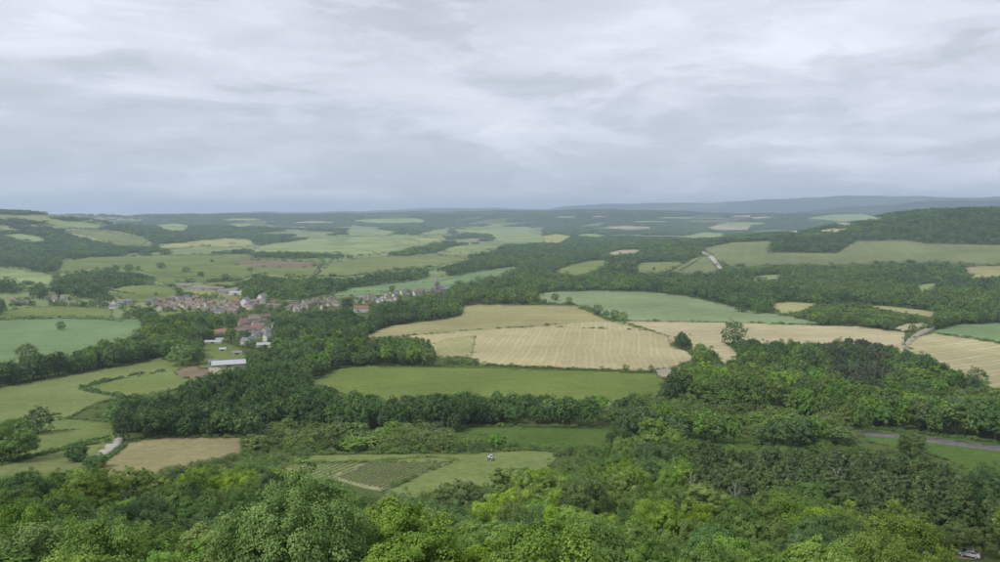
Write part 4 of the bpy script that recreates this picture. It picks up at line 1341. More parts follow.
# poplars
for k, (u, v, hp) in enumerate([(412, 358, 23), (417, 359, 26), (423, 359, 25), (429, 358, 22)]):
    P = ground_at([(u, v)])[0]; D = np.linalg.norm(P - [0, 0, CAMZ])
    put_tree(P, hp * D / F, 6.0, 'poplar', 'mid', 'poplar_tree', lod='mid', label='slender poplar at the left corner of the straw field, %s of four from the left' % ORD[k])
for k, (u, v, hp) in enumerate([(611, 278, 12), (625, 279, 16), (631, 279, 17), (637, 279, 13)]):
    P = ground_at([(u, v)])[0]; D = np.linalg.norm(P - [0, 0, CAMZ])
    put_tree(P, hp * D / F, 8.0, 'poplar', 'dark', 'poplar_tree', lod='mid', label='dark pointed tree rising from the wood above the cereal field, %s of four' % ORD[k])
# cream-flowered trees in the dark belt
for k, (u, v) in enumerate([(298, 388), (322, 386)]):
    P = top_at(u, v, 11)
    put_tree(P, 11.5, 14, 'broad', 'bloom', 'flowering_tree', lod='mid', label='cream-flowered tree at the left end of the dark tree belt, %s one' % ('left', 'right')[k])

# labels for the individuals of the near wood
groups = {}
for T in TREES:
    if T['label']:
        T['o']['label'] = T['label']
    else:
        groups.setdefault((T['leaf'], T['where'], T['kind']), []).append(T)
KW = {'round': 'round', 'broad': 'round-crowned', 'tall': 'narrow-crowned', 'open': 'feathery', 'pine': 'pine'}
for (leaf, where, kind), L in groups.items():
    L.sort(key=lambda T: T['u'])
    what = '%s %s tree' % (LEAFWORD[leaf], KW[kind]) if kind != 'pine' else 'brownish pine'
    for k, T in enumerate(L):
        if len(L) == 1:
            T['o']['label'] = 'only %s %s' % (what, where)
        elif len(L) <= 20:
            T['o']['label'] = '%s %s, %s from left' % (what, where, ORD[k])
        else:
            T['o']['label'] = '%s %s, %s half, %s from its left' % (what, where, ('left', 'right')[int(k >= (len(L) + 1) // 2)], ORD[k - (len(L) + 1) // 2 if k >= (len(L) + 1) // 2 else k])
        T['o']['group'] = '%ss %s' % (what, where)

# bare and dead trees showing pale limbs above the canopy
def dead_tree(u, v, h, label, seed, mat='bark_pale'):
    r = np.random.default_rng(seed)
    P = top_at(u, v, h)
    e = empty('dead_tree', P, r.uniform(0, 6.28))
    k_ = h / 9.0
    link('trunk', MB().tube([(0, 0, -0.5), (0.1, 0, 3 * k_), (-0.2, 0.1, 6 * k_), (0, 0.1, h)], [0.36, 0.28, 0.2, 0.07], 7).mesh('dead_trunk'), MATS[mat], e)
    for k in range(14):
        a = k * 2.4 + r.uniform(-.3, .3); z = (2.6 + k * 0.44) * k_; L = (3.0 - k * 0.15) * r.uniform(0.7, 1.1)
        b = MB()
        tip = (math.cos(a) * L, math.sin(a) * L, z + 2.0 * r.uniform(0.7, 1.2))
        b.tube([(0, 0, z), (math.cos(a) * L * .5, math.sin(a) * L * .5, z + 0.8), tip], [0.12, 0.08, 0.03], 5)
        for j in range(4):
            a2 = a + r.uniform(-1.0, 1.0)
            b.tube([(tip[0] * .7, tip[1] * .7, (z + tip[2]) * .5 + .2), (tip[0] * .8 + math.cos(a2) * 1.0, tip[1] * .8 + math.sin(a2) * 1.0, tip[2] + r.uniform(-.2, .9))], [0.05, 0.02], 4, False)
        link('branch', b.mesh('dead_branch'), MATS[mat], e)
    tag(e, label, 'dead tree', 'bare trees in the near wood')


dead_tree(124, 493, 11, 'bare pale dead trunk with forked branches among lime-green trees, lower left', 1)
dead_tree(691, 476, 13, 'bare grey tree at the left edge of the pine stand', 2)
dead_tree(838, 470, 14, 'bare grey tree rising in the middle of the pine stand', 3)
dead_tree(508, 506, 11, 'thin bare grey tree in the centre foreground', 6)
dead_tree(735, 487, 13, 'bare grey tree between the pine stand and the round green tree', 7)

# ------------------------------------------------------------------ hedges
HEDGES = [
    ([(5, 424.5), (30, 419.5), (61, 414.5)], 2.2, 3.0, 'dark', 'short dark hedge crossing the pasture at far left'),
    ([(80, 389), (100, 383.5), (123, 378.5)], 3.4, 5.0, 'dark', 'upper arm of the hooked hedge in the left-hand meadow'),
    ([(80, 389.5), (100, 394), (124, 398)], 3.4, 5.0, 'dark', 'lower arm of the hooked hedge in the left-hand meadow'),
    ([(128, 377), (136, 375), (145, 373.5)], 2.2, 3.0, 'dark', 'broken low hedge continuing right of the hooked hedge'),
    ([(156, 373), (165, 371)], 2.4, 4.0, 'dark', 'short bushy hedge piece in the left-hand meadow near the soil plot'),
    ([(2, 464.5), (30, 457), (62, 449), (85, 443), (110, 437)], 1.7, 2.0, 'dark', 'long low hedge running from the left edge to the pale lane'),
    ([(22, 435), (50, 432), (80, 430)], 1.2, 1.6, 'olive', 'faint low hedge right of the round pasture tree'),
    ([(94, 467), (109, 459), (118, 452.5), (126, 446)], 2.0, 2.2, 'dark', 'hedge between the pale lane and the hay field'),
    ([(443, 363.5), (480, 365.5), (560, 369.3), (620, 371.8), (657, 373.2)], 2.0, 2.6, 'dark', 'long straight hedge between the straw field and the dark meadow'),
    ([(578, 307), (592, 312.5), (606, 317.5), (630, 325), (654, 332.5)], 2.6, 4.0, 'mid', 'diagonal hedge between the straw field and the cereal field'),
    ([(305, 463), (340, 463), (370, 462), (400, 459.5), (430, 457.6), (446, 458.5), (459, 462)], 1.5, 2.2, 'olive', 'low hedge along the top of the vineyard'),
    ([(936, 333.6), (970, 338.6), (1000, 343.3), (1060, 352)], 1.4, 2.0, 'olive', 'thin hedge line between cereal and straw at the right edge'),
    ([(640, 321.4), (720, 323), (790, 325), (826, 326)], 1.0, 1.6, 'olive', 'thin dark grass line along the lower edge of the cereal field'),
    ([(335, 293.5), (360, 292.2), (395, 291.6)], 2.0, 3.0, 'dark', 'lower hedge line across the field behind the village'),
    ([(388, 284.6), (415, 283), (440, 281.8), (462, 276.5)], 2.0, 3.0, 'dark', 'upper hedge line behind the church tower'),
    ([(88, 259), (112, 265.5), (150, 274), (200, 281), (236, 281.5)], 2.2, 3.2, 'dark', 'long hedge line slanting across the pasture mosaic'),
    ([(106, 290), (120, 293), (134, 294.3)], 3.0, 4.0, 'dark', 'dark hedge at the left corner of the rounded field'),
    ([(0, 321), (60, 319), (100, 320), (122, 322)], 2.5, 3.5, 'dark', 'hedge along the top of the left-hand cereal field'),
    ([(680, 271.5), (692, 264.5), (702, 258.5)], 3.0, 4.0, 'dark', 'hedge between the two sloping fields by the chalk track'),
    ([(318, 268), (321, 272), (312, 277.5)], 3.0, 4.5, 'dark', 'hedge along the farm road left of the pale field'),
    ([(868, 427.5), (925, 434), (1000, 443.2), (1060, 450)], 2.0, 2.6, 'dark', 'dark hedge along the far side of the grey road'),
    ([(252, 258), (290, 259.5), (318, 262)], 3.0, 5.0, 'dark', 'hedge line along the top of the brown soil band'),
    ([(340, 277.5), (392, 271.5), (440, 267)], 3.0, 5.0, 'dark', 'hedge line along the lower edge of the long pale field'),
    ([(60, 290), (58, 300), (54, 306)], 2.5, 4.0, 'dark', 'short hedge beside the left-hand houses'),
    ([(163, 284), (176, 288), (181, 294), (172, 299)], 2.5, 4.0, 'dark', 'curved hedge round the right end of the rounded field'),
    ([(174, 277.5), (200, 277), (240, 276.5)], 2.0, 3.0, 'dark', 'straight thin hedge above the farm sheds'),
    ([(345, 247), (372, 252), (380, 256)], 3.0, 5.0, 'dark', 'short hedge across the large pale far field'),
]


def hedge_mesh(name, pts, hh, ww, seed, dens, size):
    r = np.random.default_rng(seed)
    seg = np.diff(pts[:, :2], axis=0); L = np.linalg.norm(seg, axis=1); cum = np.concatenate([[0], np.cumsum(L)])
    tot = cum[-1]
    n = int(min(9000, max(60, tot * dens)))
    s = r.uniform(0, tot, n)
    x = np.interp(s, cum, pts[:, 0]); y = np.interp(s, cum, pts[:, 1])
    k = np.clip(np.searchsorted(cum, s) - 1, 0, len(L) - 1)
    tdir = seg[k] / L[k][:, None]
    nrm = np.stack([-tdir[:, 1], tdir[:, 0]], 1)
    a = r.uniform(-0.15, math.pi + 0.15, n)
    lump = 0.75 + 0.22 * np.sin(s / (ww * 1.1) + seed) + 0.16 * np.sin(s / (ww * 0.43) + 2 * seed) + r.uniform(-0.1, 0.1, n)
    off = np.cos(a) * ww * 0.5 * lump; up = np.sin(a).clip(0) ** 0.6 * hh * lump
    P = np.stack([x + nrm[:, 0] * off, y + nrm[:, 1] * off], 1)
    z = terrain(P[:, 0], P[:, 1]) + up
    N = np.stack([nrm[:, 0] * np.cos(a), nrm[:, 1] * np.cos(a), np.sin(a) + 0.2], 1) + r.normal(0, 0.35, (n, 3))
    Vv, Tt = leaf_cloud(np.column_stack([P, z]), N, size, r)
    o0 = pts[0].copy()
    me = mesh_np(name, Vv - o0, Tt)
    set_tint(me, np.clip(0.5 + 0.25 * r.normal(size=n) + 0.15 * np.sin(s / ww), 0, 1))
    return me, o0


for k, (pl, hh, ww, leaf, lab) in enumerate(HEDGES):
    p = np.array(pl, float)
    pp = np.vstack([np.column_stack([np.linspace(p[i, 0], p[i + 1, 0], 6)[:-1], np.linspace(p[i, 1], p[i + 1, 1], 6)[:-1]]) for i in range(len(p) - 1)] + [p[-1:]])
    G = ground_at(pp)
    D = float(np.linalg.norm(G.mean(0) - [0, 0, CAMZ]))
    size = float(np.clip(D / F * 1.3, 0.35, 2.0))
    me, o0 = hedge_mesh('hedge_row', G, hh, ww, 40 + k, 5.5 * (ww + hh) / size ** 1.6 * 0.5, size)
    e = empty('hedge', o0)
    link('foliage', me, MATS['leaf_' + leaf], e)
    mb = MB()
    for i in range(0, len(G), 2):
        q_ = G[i] - o0
        mb.tube([(q_[0], q_[1], q_[2] - 0.4), (q_[0] + 0.1, q_[1], q_[2] + hh * 0.6)], [0.09, 0.04], 4, False)
    link('stems', mb.mesh('hedge_stems'), MATS['bark'], e)
    tag(e, lab, 'hedge', 'field hedges')

# ------------------------------------------------------------------ vineyard: every row a part
VIN = [
    ('vineyard', [(286, 467.5), (300, 465.3), (366, 463.6), (346, 473.2), (331, 477.5), (306, 477.5)], (322, 477), (352, 465), 2.9, 'left vineyard plot with clear diagonal rows and bare soil between'),
    ('vineyard', [(350, 473.0), (370, 464.0), (449, 463.6), (428, 470.6), (386, 490.5), (360, 485.5), (337, 478.8)], (392, 487), (436, 467.5), 2.3, 'right vineyard plot with dense green rows beside the grass strip'),
]
for k, (nm, poly, pa, pb, sp, lab) in enumerate(VIN):
    G = ground_at(poly)
    a, b = ground_at([pa, pb])
    t2 = (b - a)[:2] / np.linalg.norm((b - a)[:2]); n2_ = np.array([-t2[1], t2[0]])
    c0 = G[:, :2].mean(0)
    s_t = (G[:, :2] - c0) @ t2; s_n = (G[:, :2] - c0) @ n2_
    root = empty(nm, (c0[0], c0[1], float(terrain(*c0))))
    tag(root, lab, 'vineyard')
    rr = np.random.default_rng(60 + k)
    for off in np.arange(s_n.min() + 0.5, s_n.max(), sp):
        s = np.arange(s_t.min(), s_t.max(), 0.22)
        P = c0 + s[:, None] * t2 + off * n2_
        P3 = np.column_stack([P, terrain(P[:, 0], P[:, 1])])
        u, v = proj(P3)
        m = inpoly(u, v, poly)
        if m.sum() < 25:
            continue
        P3 = np.repeat(P3[m], 7, 0)
        n = len(P3)
        P3[:, :2] += rr.normal(0, 0.13, (n, 2)); P3[:, 2] += rr.uniform(0.4, 1.15, n)
        keep = rr.random(n) > 0.05
        P3 = P3[keep]
        Vv, Tt = leaf_cloud(P3, rr.normal(0, 0.6, P3.shape) + [0, 0, 0.6], 0.30, rr)
        me = mesh_np('vine_row', Vv - np.array(root.location), Tt)
        set_tint(me, np.clip(rr.normal(0.5, 0.25, len(P3)), 0, 1))
        link('vine_row', me, MATS['leaf_vine'], root)

# ------------------------------------------------------------------ village
plain('wall_cream', (0.60, 0.55, 0.45), 0.9, 0.12, 0.3)
plain('wall_white', (0.74, 0.72, 0.67), 0.9, 0.08, 0.3)
plain('wall_stone', (0.36, 0.325, 0.275), 0.95, 0.15, 0.3)
plain('wall_ochre', (0.48, 0.38, 0.24), 0.9, 0.1, 0.3)
plain('roof_brown', (0.185, 0.140, 0.115), 0.9, 0.2, 0.5)
plain('roof_pink', (0.235, 0.178, 0.155), 0.9, 0.2, 0.5)
plain('roof_red', (0.26, 0.145, 0.105), 0.9, 0.15, 0.5)
plain('roof_orange', (0.34, 0.185, 0.115), 0.9, 0.12, 0.5)
plain('roof_slate', (0.165, 0.170, 0.195), 0.7, 0.15, 0.5)
plain('roof_white', (0.40, 0.42, 0.43), 0.55, 0.08, 0.4)
plain('roof_sheet', (0.22, 0.212, 0.21), 0.7, 0.12, 0.4)
plain('window_dark', (0.045, 0.05, 0.06), 0.25, 0, 1, 0, 0.5)
plain('door_wood', (0.16, 0.10, 0.07), 0.8)
plain('stone_grey', (0.34, 0.315, 0.285), 0.9, 0.15, 0.4)
ROOFW = {'roof_brown': 'brown-tiled', 'roof_pink': 'faded pinkish-tiled', 'roof_red': 'red-tiled', 'roof_orange': 'orange-tiled', 'roof_slate': 'grey slate-roofed', 'roof_white': 'white-roofed', 'roof_sheet': 'grey sheet-roofed'}
WALLW = {'wall_cream': 'cream', 'wall_white': 'white', 'wall_stone': 'stone', 'wall_ochre': 'ochre'}


def house_meshes(L, Dp, E, Rg):
    """wall, roof, chimney, window, door meshes for a gabled house; ridge along x"""
    hl, hd = L / 2, Dp / 2
    w = MB().poly([(-hl, -hd, -1), (hl, -hd, -1), (hl, hd, -1), (-hl, hd, -1), (-hl, -hd, E), (hl, -hd, E), (hl, hd, E), (-hl, hd, E), (-hl, 0, E + Rg), (hl, 0, E + Rg)],
                  [(0, 1, 5, 4), (2, 3, 7, 6), (1, 2, 6, 9, 5), (3, 0, 4, 8, 7), (3, 2, 1, 0)])
    o, tk = 0.35, 0.28
    sl = Rg / hd
    xs = (-hl - o, hl + o)
    prof = [(-hd - o, E - o * sl + 0.02), (0, E + Rg + 0.02), (hd + o, E - o * sl + 0.02), (hd + o, E - o * sl + tk), (0, E + Rg + tk + 0.05), (-hd - o, E - o * sl + tk)]
    v = [(xs[0], y, z) for y, z in prof] + [(xs[1], y, z) for y, z in prof]
    f = [(i, (i + 1) % 6, (i + 1) % 6 + 6, i + 6) for i in range(6)] + [(0, 5, 4, 1), (1, 4, 3, 2), (6, 7, 10, 11), (7, 8, 9, 10)]
    rf = MB().poly(v, f)
    ch = MB().box(hl - 1.3, hl - 0.6, -0.45, 0.45, E + Rg - 0.8, E + Rg + 1.3).box(hl - 1.4, hl - 0.5, -0.55, 0.55, E + Rg + 1.3, E + Rg + 1.45)
    win = []
    for x in np.linspace(-hl + 1.6, hl - 1.6, max(2, int(L / 3.6))):
        for z in ((1.0, 2.4), (3.6, 4.9)) if E > 5.2 else ((1.0, 2.4),):
            for sy in (-1, 1):
                if sy == -1 and z[0] < 2 and abs(x) < 1.3: continue
                win.append(MB().box(x - 0.5, x + 0.5, sy * (hd + 0.05) - 0.05, sy * (hd + 0.05) + 0.05, z[0], z[1]))
    dr = MB().box(-0.5, 0.5, -hd - 0.1, -hd - 0.01, -0.1, 2.1)
    return w.mesh('house_wall'), rf.mesh('house_roof'), ch.mesh('house_chimney'), [m.mesh('house_window') for m in win], dr.mesh('house_door')


HM = [house_meshes(9, 7, 4.6, 3.0), house_meshes(12, 7.5, 5.6, 3.2), house_meshes(15, 8, 5.4, 3.4), house_meshes(10.5, 8.5, 6.2, 3.8), house_meshes(18, 8.5, 4.8, 3.4), house_meshes(8, 6, 3.4, 2.4)]
HOUSES = []


def put_house(u, v, model, rz, wall, roof, zone, sc=1.0, P=None, label=None):
    if P is None:
        P = ground_at([(u, v)])[0]
    e = empty('house', tuple(P), rz, (sc, sc, sc))
    wm, rm, cm, wins, dm = HM[model]
    link('wall', wm, MATS[wall], e)
    ro = link('roof', rm, MATS[roof], e)
    link('chimney', cm, MATS['wall_stone'], ro)
    for m in wins:
        link('window', m, MATS['window_dark'], e)
    link('door', dm, MATS['door_wood'], e)
    e['category'] = 'house'
    uu, vv = proj(np.array([P]))
    HOUSES.append(dict(o=e, zone=zone, wall=wall, roof=roof, u=float(uu[0]), P=np.array(P[:2]), label=label))
    return e


rv = np.random.default_rng(77)
# (zone words, outline polyline, number, sideways jitter px, roofs, walls, models)
ZONES = [
    ('at the left edge above the cereal field', [(12, 302.5), (32, 303.5)], 6, 1.0, ['roof_brown', 'roof_pink', 'roof_sheet'], ['wall_white', 'wall_cream'], [0, 1, 5]),
    ('in the row left of the pale stone gable', [(52, 301), (76, 303)], 7, 1.0, ['roof_slate', 'roof_brown', 'roof_pink'], ['wall_white', 'wall_cream'], [0, 1, 5]),
    ('at the left end of the main village', [(112, 307), (132, 307), (150, 306)], 8, 1.6, ['roof_brown', 'roof_pink', 'roof_slate'], ['wall_white', 'wall_cream'], [0, 1, 3]),
    ('in the upper left main row', [(150, 304), (172, 302), (196, 301.5)], 18, 1.4, ['roof_brown', 'roof_pink', 'roof_pink', 'roof_slate'], ['wall_white', 'wall_cream', 'wall_stone'], [0, 1, 2, 3]),
    ('in the lower left main row', [(160, 308.5), (182, 307.5), (206, 308.5)], 18, 1.4, ['roof_brown', 'roof_pink', 'roof_pink'], ['wall_white', 'wall_cream', 'wall_stone'], [0, 1, 2, 3]),
    ('in the upper middle of the village', [(196, 303.5), (220, 305), (245, 306)], 20, 1.3, ['roof_brown', 'roof_pink', 'roof_pink', 'roof_red'], ['wall_cream', 'wall_stone', 'wall_stone'], [0, 1, 2, 3]),
    ('in the lower middle of the village', [(206, 311), (222, 311.5), (238, 311)], 14, 1.4, ['roof_brown', 'roof_pink', 'roof_slate'], ['wall_cream', 'wall_stone', 'wall_white'], [0, 1, 2]),
    ('around the pale gable in mid-village', [(240, 305), (255, 306), (268, 305.5)], 10, 2.4, ['roof_pink', 'roof_sheet', 'roof_brown'], ['wall_cream', 'wall_stone'], [1, 2, 3]),
    ('right of the mid-village gable', [(270, 308), (286, 309), (300, 309)], 9, 1.6, ['roof_pink', 'roof_brown'], ['wall_cream', 'wall_stone'], [0, 1, 2]),
    ('in the big-roofed group below the main row', [(242, 327), (252, 324), (268, 324)], 9, 2.6, ['roof_pink', 'roof_brown', 'roof_red', 'roof_brown'], ['wall_cream', 'wall_ochre', 'wall_stone'], [2, 1, 3]),
    ('at the lower end of the big-roofed group', [(240, 332), (252, 332), (262, 331)], 6, 1.5, ['roof_pink', 'roof_red', 'roof_brown'], ['wall_cream', 'wall_ochre'], [2, 4]),
    ('in the slate-roofed group at the village foot', [(243, 343), (254, 340), (268, 338)], 8, 2.4, ['roof_slate', 'roof_sheet', 'roof_slate'], ['wall_white', 'wall_cream'], [0, 1, 3]),
    ('behind the trees right of the big roofs', [(272, 326), (286, 325)], 5, 1.5, ['roof_sheet', 'roof_pink'], ['wall_stone', 'wall_cream'], [1, 2]),
    ('at the left end of the right-hand street', [(292, 308), (300, 311), (306, 306)], 8, 1.8, ['roof_brown', 'roof_sheet', 'roof_pink'], ['wall_white', 'wall_cream'], [1, 2, 3]),
    ('in the middle of the right-hand street', [(304, 303.5), (318, 304), (336, 301)], 14, 1.5, ['roof_brown', 'roof_pink', 'roof_pink'], ['wall_stone', 'wall_cream'], [0, 1, 2]),
    ('between the street and the very dark tree', [(322, 307), (336, 306), (342, 308)], 6, 1.4, ['roof_brown', 'roof_pink'], ['wall_stone', 'wall_cream'], [0, 1]),
    ('behind the red-roofed house', [(356, 303), (366, 302), (376, 301)], 8, 1.4, ['roof_brown', 'roof_slate', 'roof_pink'], ['wall_cream', 'wall_stone'], [0, 1, 3]),
    ('in the pale row between red roof and church', [(373, 303), (384, 300.5), (396, 299)], 11, 1.5, ['roof_slate', 'roof_sheet', 'roof_brown'], ['wall_white', 'wall_white', 'wall_cream'], [0, 1, 3]),
    ('in the upper row left of the church', [(386, 297), (404, 294.5), (418, 294)], 10, 1.2, ['roof_brown', 'roof_slate', 'roof_pink'], ['wall_white', 'wall_cream'], [0, 1, 3]),
    ('close to the church tower', [(414, 293.5), (424, 293.2), (432, 293)], 6, 0.9, ['roof_brown', 'roof_slate'], ['wall_cream', 'wall_stone'], [0, 1]),
]
put_house(219.5, 336, 4, 1.1, 'wall_cream', 'roof_orange', 'x', 0.95, label='orange-roofed house alone among trees below the main village row')
put_house(361, 312, 4, 0.25, 'wall_white', 'roof_red', 'x', 1.1, label='white house with the brightest red roof, above the dark green trees')
put_house(262.5, 301.5, 3, 1.2, 'wall_white', 'roof_sheet', 'x', 1.25, label='tall pale house at the top of mid-village, under the wood')
put_house(246, 306.5, 3, 1.4, 'wall_white', 'roof_sheet', 'x', 1.35, label='large pale gabled house in mid-village')
put_house(361.5, 300, 0, 0.2, 'wall_white', 'roof_sheet', 'x', 1.0, label='small white house above the red-roofed house')
for zone, pl, nh, jit, roofs, walls, models in ZONES:
    p = np.array(pl, float)
    L = np.hypot(*np.diff(p, axis=0).T); cum = np.concatenate([[0], np.cumsum(L)])
    g0, g1 = ground_at([p[0], p[-1]])
    street = math.atan2(g1[1] - g0[1], g1[0] - g0[0])
    made = tries = 0
    nh = max(3, int(nh * (1.0 if 'group' in zone else 0.9)))
    jit *= 1.6
    while made < nh and tries < nh * 25:
        tries += 1
        s = rv.uniform(0, cum[-1])
        u = float(np.interp(s, cum, p[:, 0])); v = float(np.interp(s, cum, p[:, 1])) + rv.uniform(-jit, jit)
        P = ground_at([(u, v)])[0]
        if any(np.hypot(*(P[:2] - H['P'])) < (12.5 if 'group' in zone else 9.0) for H in HOUSES):
            continue
        mdl = models[rv.integers(len(models))]
        rz = street + rv.normal(0, 0.14) + (math.pi / 2 if rv.random() < 0.22 else 0)
        put_house(u, v, mdl, rz, walls[rv.integers(len(walls))], roofs[rv.integers(len(roofs))], zone, rv.uniform(0.68, 0.92), P)
        made += 1
hg = {}
for H in HOUSES:
    if H['label']:
        H['o']['label'] = H['label']; H['o']['group'] = 'village houses'
    else:
        hg.setdefault((H['wall'], H['roof'], H['zone']), []).append(H)
for (wl, rf, zn), L in hg.items():
    L.sort(key=lambda H: H['u'])
    for k, H in enumerate(L):
        H['o']['label'] = '%s%s %s house %s' % ((ORD[k] + ' ') if len(L) > 1 else '', ROOFW[rf], WALLW[wl], zn)
        H['o']['group'] = 'village houses'

# sheds: long low roofs
def shed(u, v, L, Dp, E, Rg, rz, wall, roof, label, name='farm_shed'):
    P = ground_at([(u, v)])[0]
    e = empty(name, tuple(P), rz)
    wm, rm, cm, wins, dm = house_meshes(L, Dp, E, Rg)
    link('wall', wm, MATS[wall], e); link('roof', rm, MATS[roof], e)
    d_ = MB().box(-2, 2, -Dp / 2 - 0.12, -Dp / 2 - 0.01, -0.1, min(3.2, E - 0.3))
    link('door', d_.mesh('shed_door'), MATS['door_wood'], e)
    tag(e, label, 'shed', 'farm sheds')
    HOUSES.append(dict(o=e, zone='', wall=wall, roof=roof, u=u, P=np.array(P[:2]), label=label))
    return e


shed(229, 366.5, 27, 15, 3.2, 2.2, 0.32, 'wall_stone', 'roof_white', 'long white-roofed shed at the lower end of the village')
shed(213.5, 343.5, 17, 6, 2.2, 1.2, 0.02, 'wall_white', 'roof_white', 'longer of two low white polytunnels below the orange roof', 'polytunnel')
shed(220, 341.2, 8, 5, 2.2, 1.2, 0.02, 'wall_white', 'roof_white', 'shorter of two low white polytunnels below the orange roof', 'polytunnel')
shed(223, 351, 6, 5, 2.2, 1.0, 0.1, 'wall_white', 'roof_white', 'tiny white shed in the garden pasture')
shed(237.5, 354.8, 8, 6, 2.4, 1.2, 0.2, 'wall_cream', 'roof_sheet', 'small pale shed between the garden and the slate roofs')
shed(265.5, 347.5, 16, 10, 3.5, 1.6, 0.15, 'wall_white', 'roof_white', 'flat white-roofed hall beside the slate-roofed group')
shed(213, 364.5, 8, 6, 2.6, 1.4, 0.6, 'wall_stone', 'roof_sheet', 'small grey shed left of the long white-roofed shed')
shed(186, 287.5, 24, 12, 4, 2.2, 0.1, 'wall_stone', 'roof_pink', 'leftmost of the long farm sheds above the village')
shed(205, 290, 46, 14, 4.5, 2.6, -0.05, 'wall_stone', 'roof_sheet', 'longest grey farm shed above the village')
shed(217, 290.5, 26, 13, 4.5, 2.4, 0.0, 'wall_stone', 'roof_pink', 'brownish farm shed in the middle of the shed row')
shed(229, 293.5, 32, 16, 4.8, 3.0, -0.1, 'wall_stone', 'roof_sheet', 'wide grey farm shed at the right of the shed row')
shed(236.5, 295, 22, 12, 4.5, 2.2, 0.0, 'wall_cream', 'roof_white', 'pale farm shed at the right end of the shed row')

# church: square tower with pinnacles and spire, nave with slate roof
P = ground_at([(437, 293.5)])[0]
ch = empty('church', tuple(P), 0.35, (0.85, 0.85, 0.92))
tw = 4.2
mb = MB().box(-tw, tw, -tw, tw, -1, 21)
for sx_ in (-1, 1):
    for sy_ in (-1, 1):
        mb.box(sx_ * tw - 0.8, sx_ * tw + 0.8, sy_ * tw - 0.8, sy_ * tw + 0.8, -1, 20)
tower = link('tower', mb.mesh('church_tower'), MATS['stone_grey'], ch)
for z in (7.5, 14.5):
    for a in range(4):
        for off in (-1.5, 1.5):
            c, s = math.cos(a * math.pi / 2), math.sin(a * math.pi / 2)
            pr = [(-0.75, 0), (0.75, 0), (0.75, 3.4), (0.45, 4.2), (0, 4.6), (-0.45, 4.2), (-0.75, 3.4)]
            vv = []
            for dep in (tw - 0.05, tw + 0.06):
                for q_, h_ in pr:
                    x, y = off + q_, dep
                    vv.append((x * c - y * s, x * s + y * c, z + h_))
            o = MB().poly(vv, [tuple(range(7))[::-1], tuple(range(7, 14))] + [(i, (i + 1) % 7, (i + 1) % 7 + 7, i + 7) for i in range(7)])
            link('belfry_opening', o.mesh('belfry_opening'), MATS['window_dark'], tower)
link('parapet', MB().box(-tw - 0.6, tw + 0.6, -tw - 0.6, tw + 0.6, 21, 22.2).mesh('parapet'), MATS['stone_grey'], tower)
n8 = [(math.cos(k * math.pi / 4 + 0.39) * 2.6, math.sin(k * math.pi / 4 + 0.39) * 2.6, 22.2) for k in range(8)] + [(0, 0, 37)]
link('spire', MB().poly(n8, [(k, (k + 1) % 8, 8) for k in range(8)] + [tuple(range(8))[::-1]]).mesh('spire'), MATS['stone_grey'], tower)
for sx_ in (-1, 1):
    for sy_ in (-1, 1):
        cx_, cy_ = sx_ * tw, sy_ * tw
        m = MB().poly([(cx_ - .8, cy_ - .8, 22.2), (cx_ + .8, cy_ - .8, 22.2), (cx_ + .8, cy_ + .8, 22.2), (cx_ - .8, cy_ + .8, 22.2), (cx_, cy_, 27.5)], [(0, 1, 4), (1, 2, 4), (2, 3, 4), (3, 0, 4), (3, 2, 1, 0)])
        link('pinnacle', m.mesh('pinnacle'), MATS['stone_grey'], tower)
wm, rm, cm, wins, dm = house_meshes(22, 10, 8, 5)
for me_, nm_, mt_ in ((wm, 'nave_wall', 'stone_grey'), (rm, 'nave_roof', 'roof_sheet')):
    o = link(nm_, me_, MATS[mt_], ch); o.location = (tw + 11.6, 0, 0)
for k in range(5):
    for sy_ in (-1, 1):
        o = MB().box(-0.6, 0.6, -0.07, 0.07, 3, 7.2)
        o = link('window', o.mesh('nave_window'), MATS['window_dark'], ch); o.location = (tw + 3 + k * 4.0, sy_ * 5.06, 0)
tag(ch, 'grey stone church with pinnacled tower and thin spire, right end of the village', 'church')

# small trees and gardens among the houses
gl = np.random.default_rng(91)
VT = []
for pl in VILLAGE[:6]:
    p = np.array(pl)
    for _ in range(int(np.ptp(p[:, 0]) * 3.0)):
        u, v = gl.uniform(p[:, 0].min(), p[:, 0].max()), gl.uniform(p[:, 1].min(), p[:, 1].max() + 2)
        P = ground_at([(u, v)])[0]
        if inpoly(np.array([u]), np.array([v - 1.5]), pl)[0] and all(np.hypot(*(P[:2] - H['P'])) > 7 for H in HOUSES):
            VT.append(P)
VT = np.array(VT)
nv = len(VT)
hv = gl.uniform(3.0, 8.0, nv)
scatter('village_greenery', VT, gl.uniform(0, 6.28, nv), np.column_stack([hv / 12 * 1.1, hv / 12 * 1.1, hv / 12]), np.array([pick(('far', ['dark', 'mid', 'bush_mid', 'bush_dark'][gl.integers(4)]), gl) for _ in range(nv)]), 'small garden trees and bushes between the village houses', 'greenery')

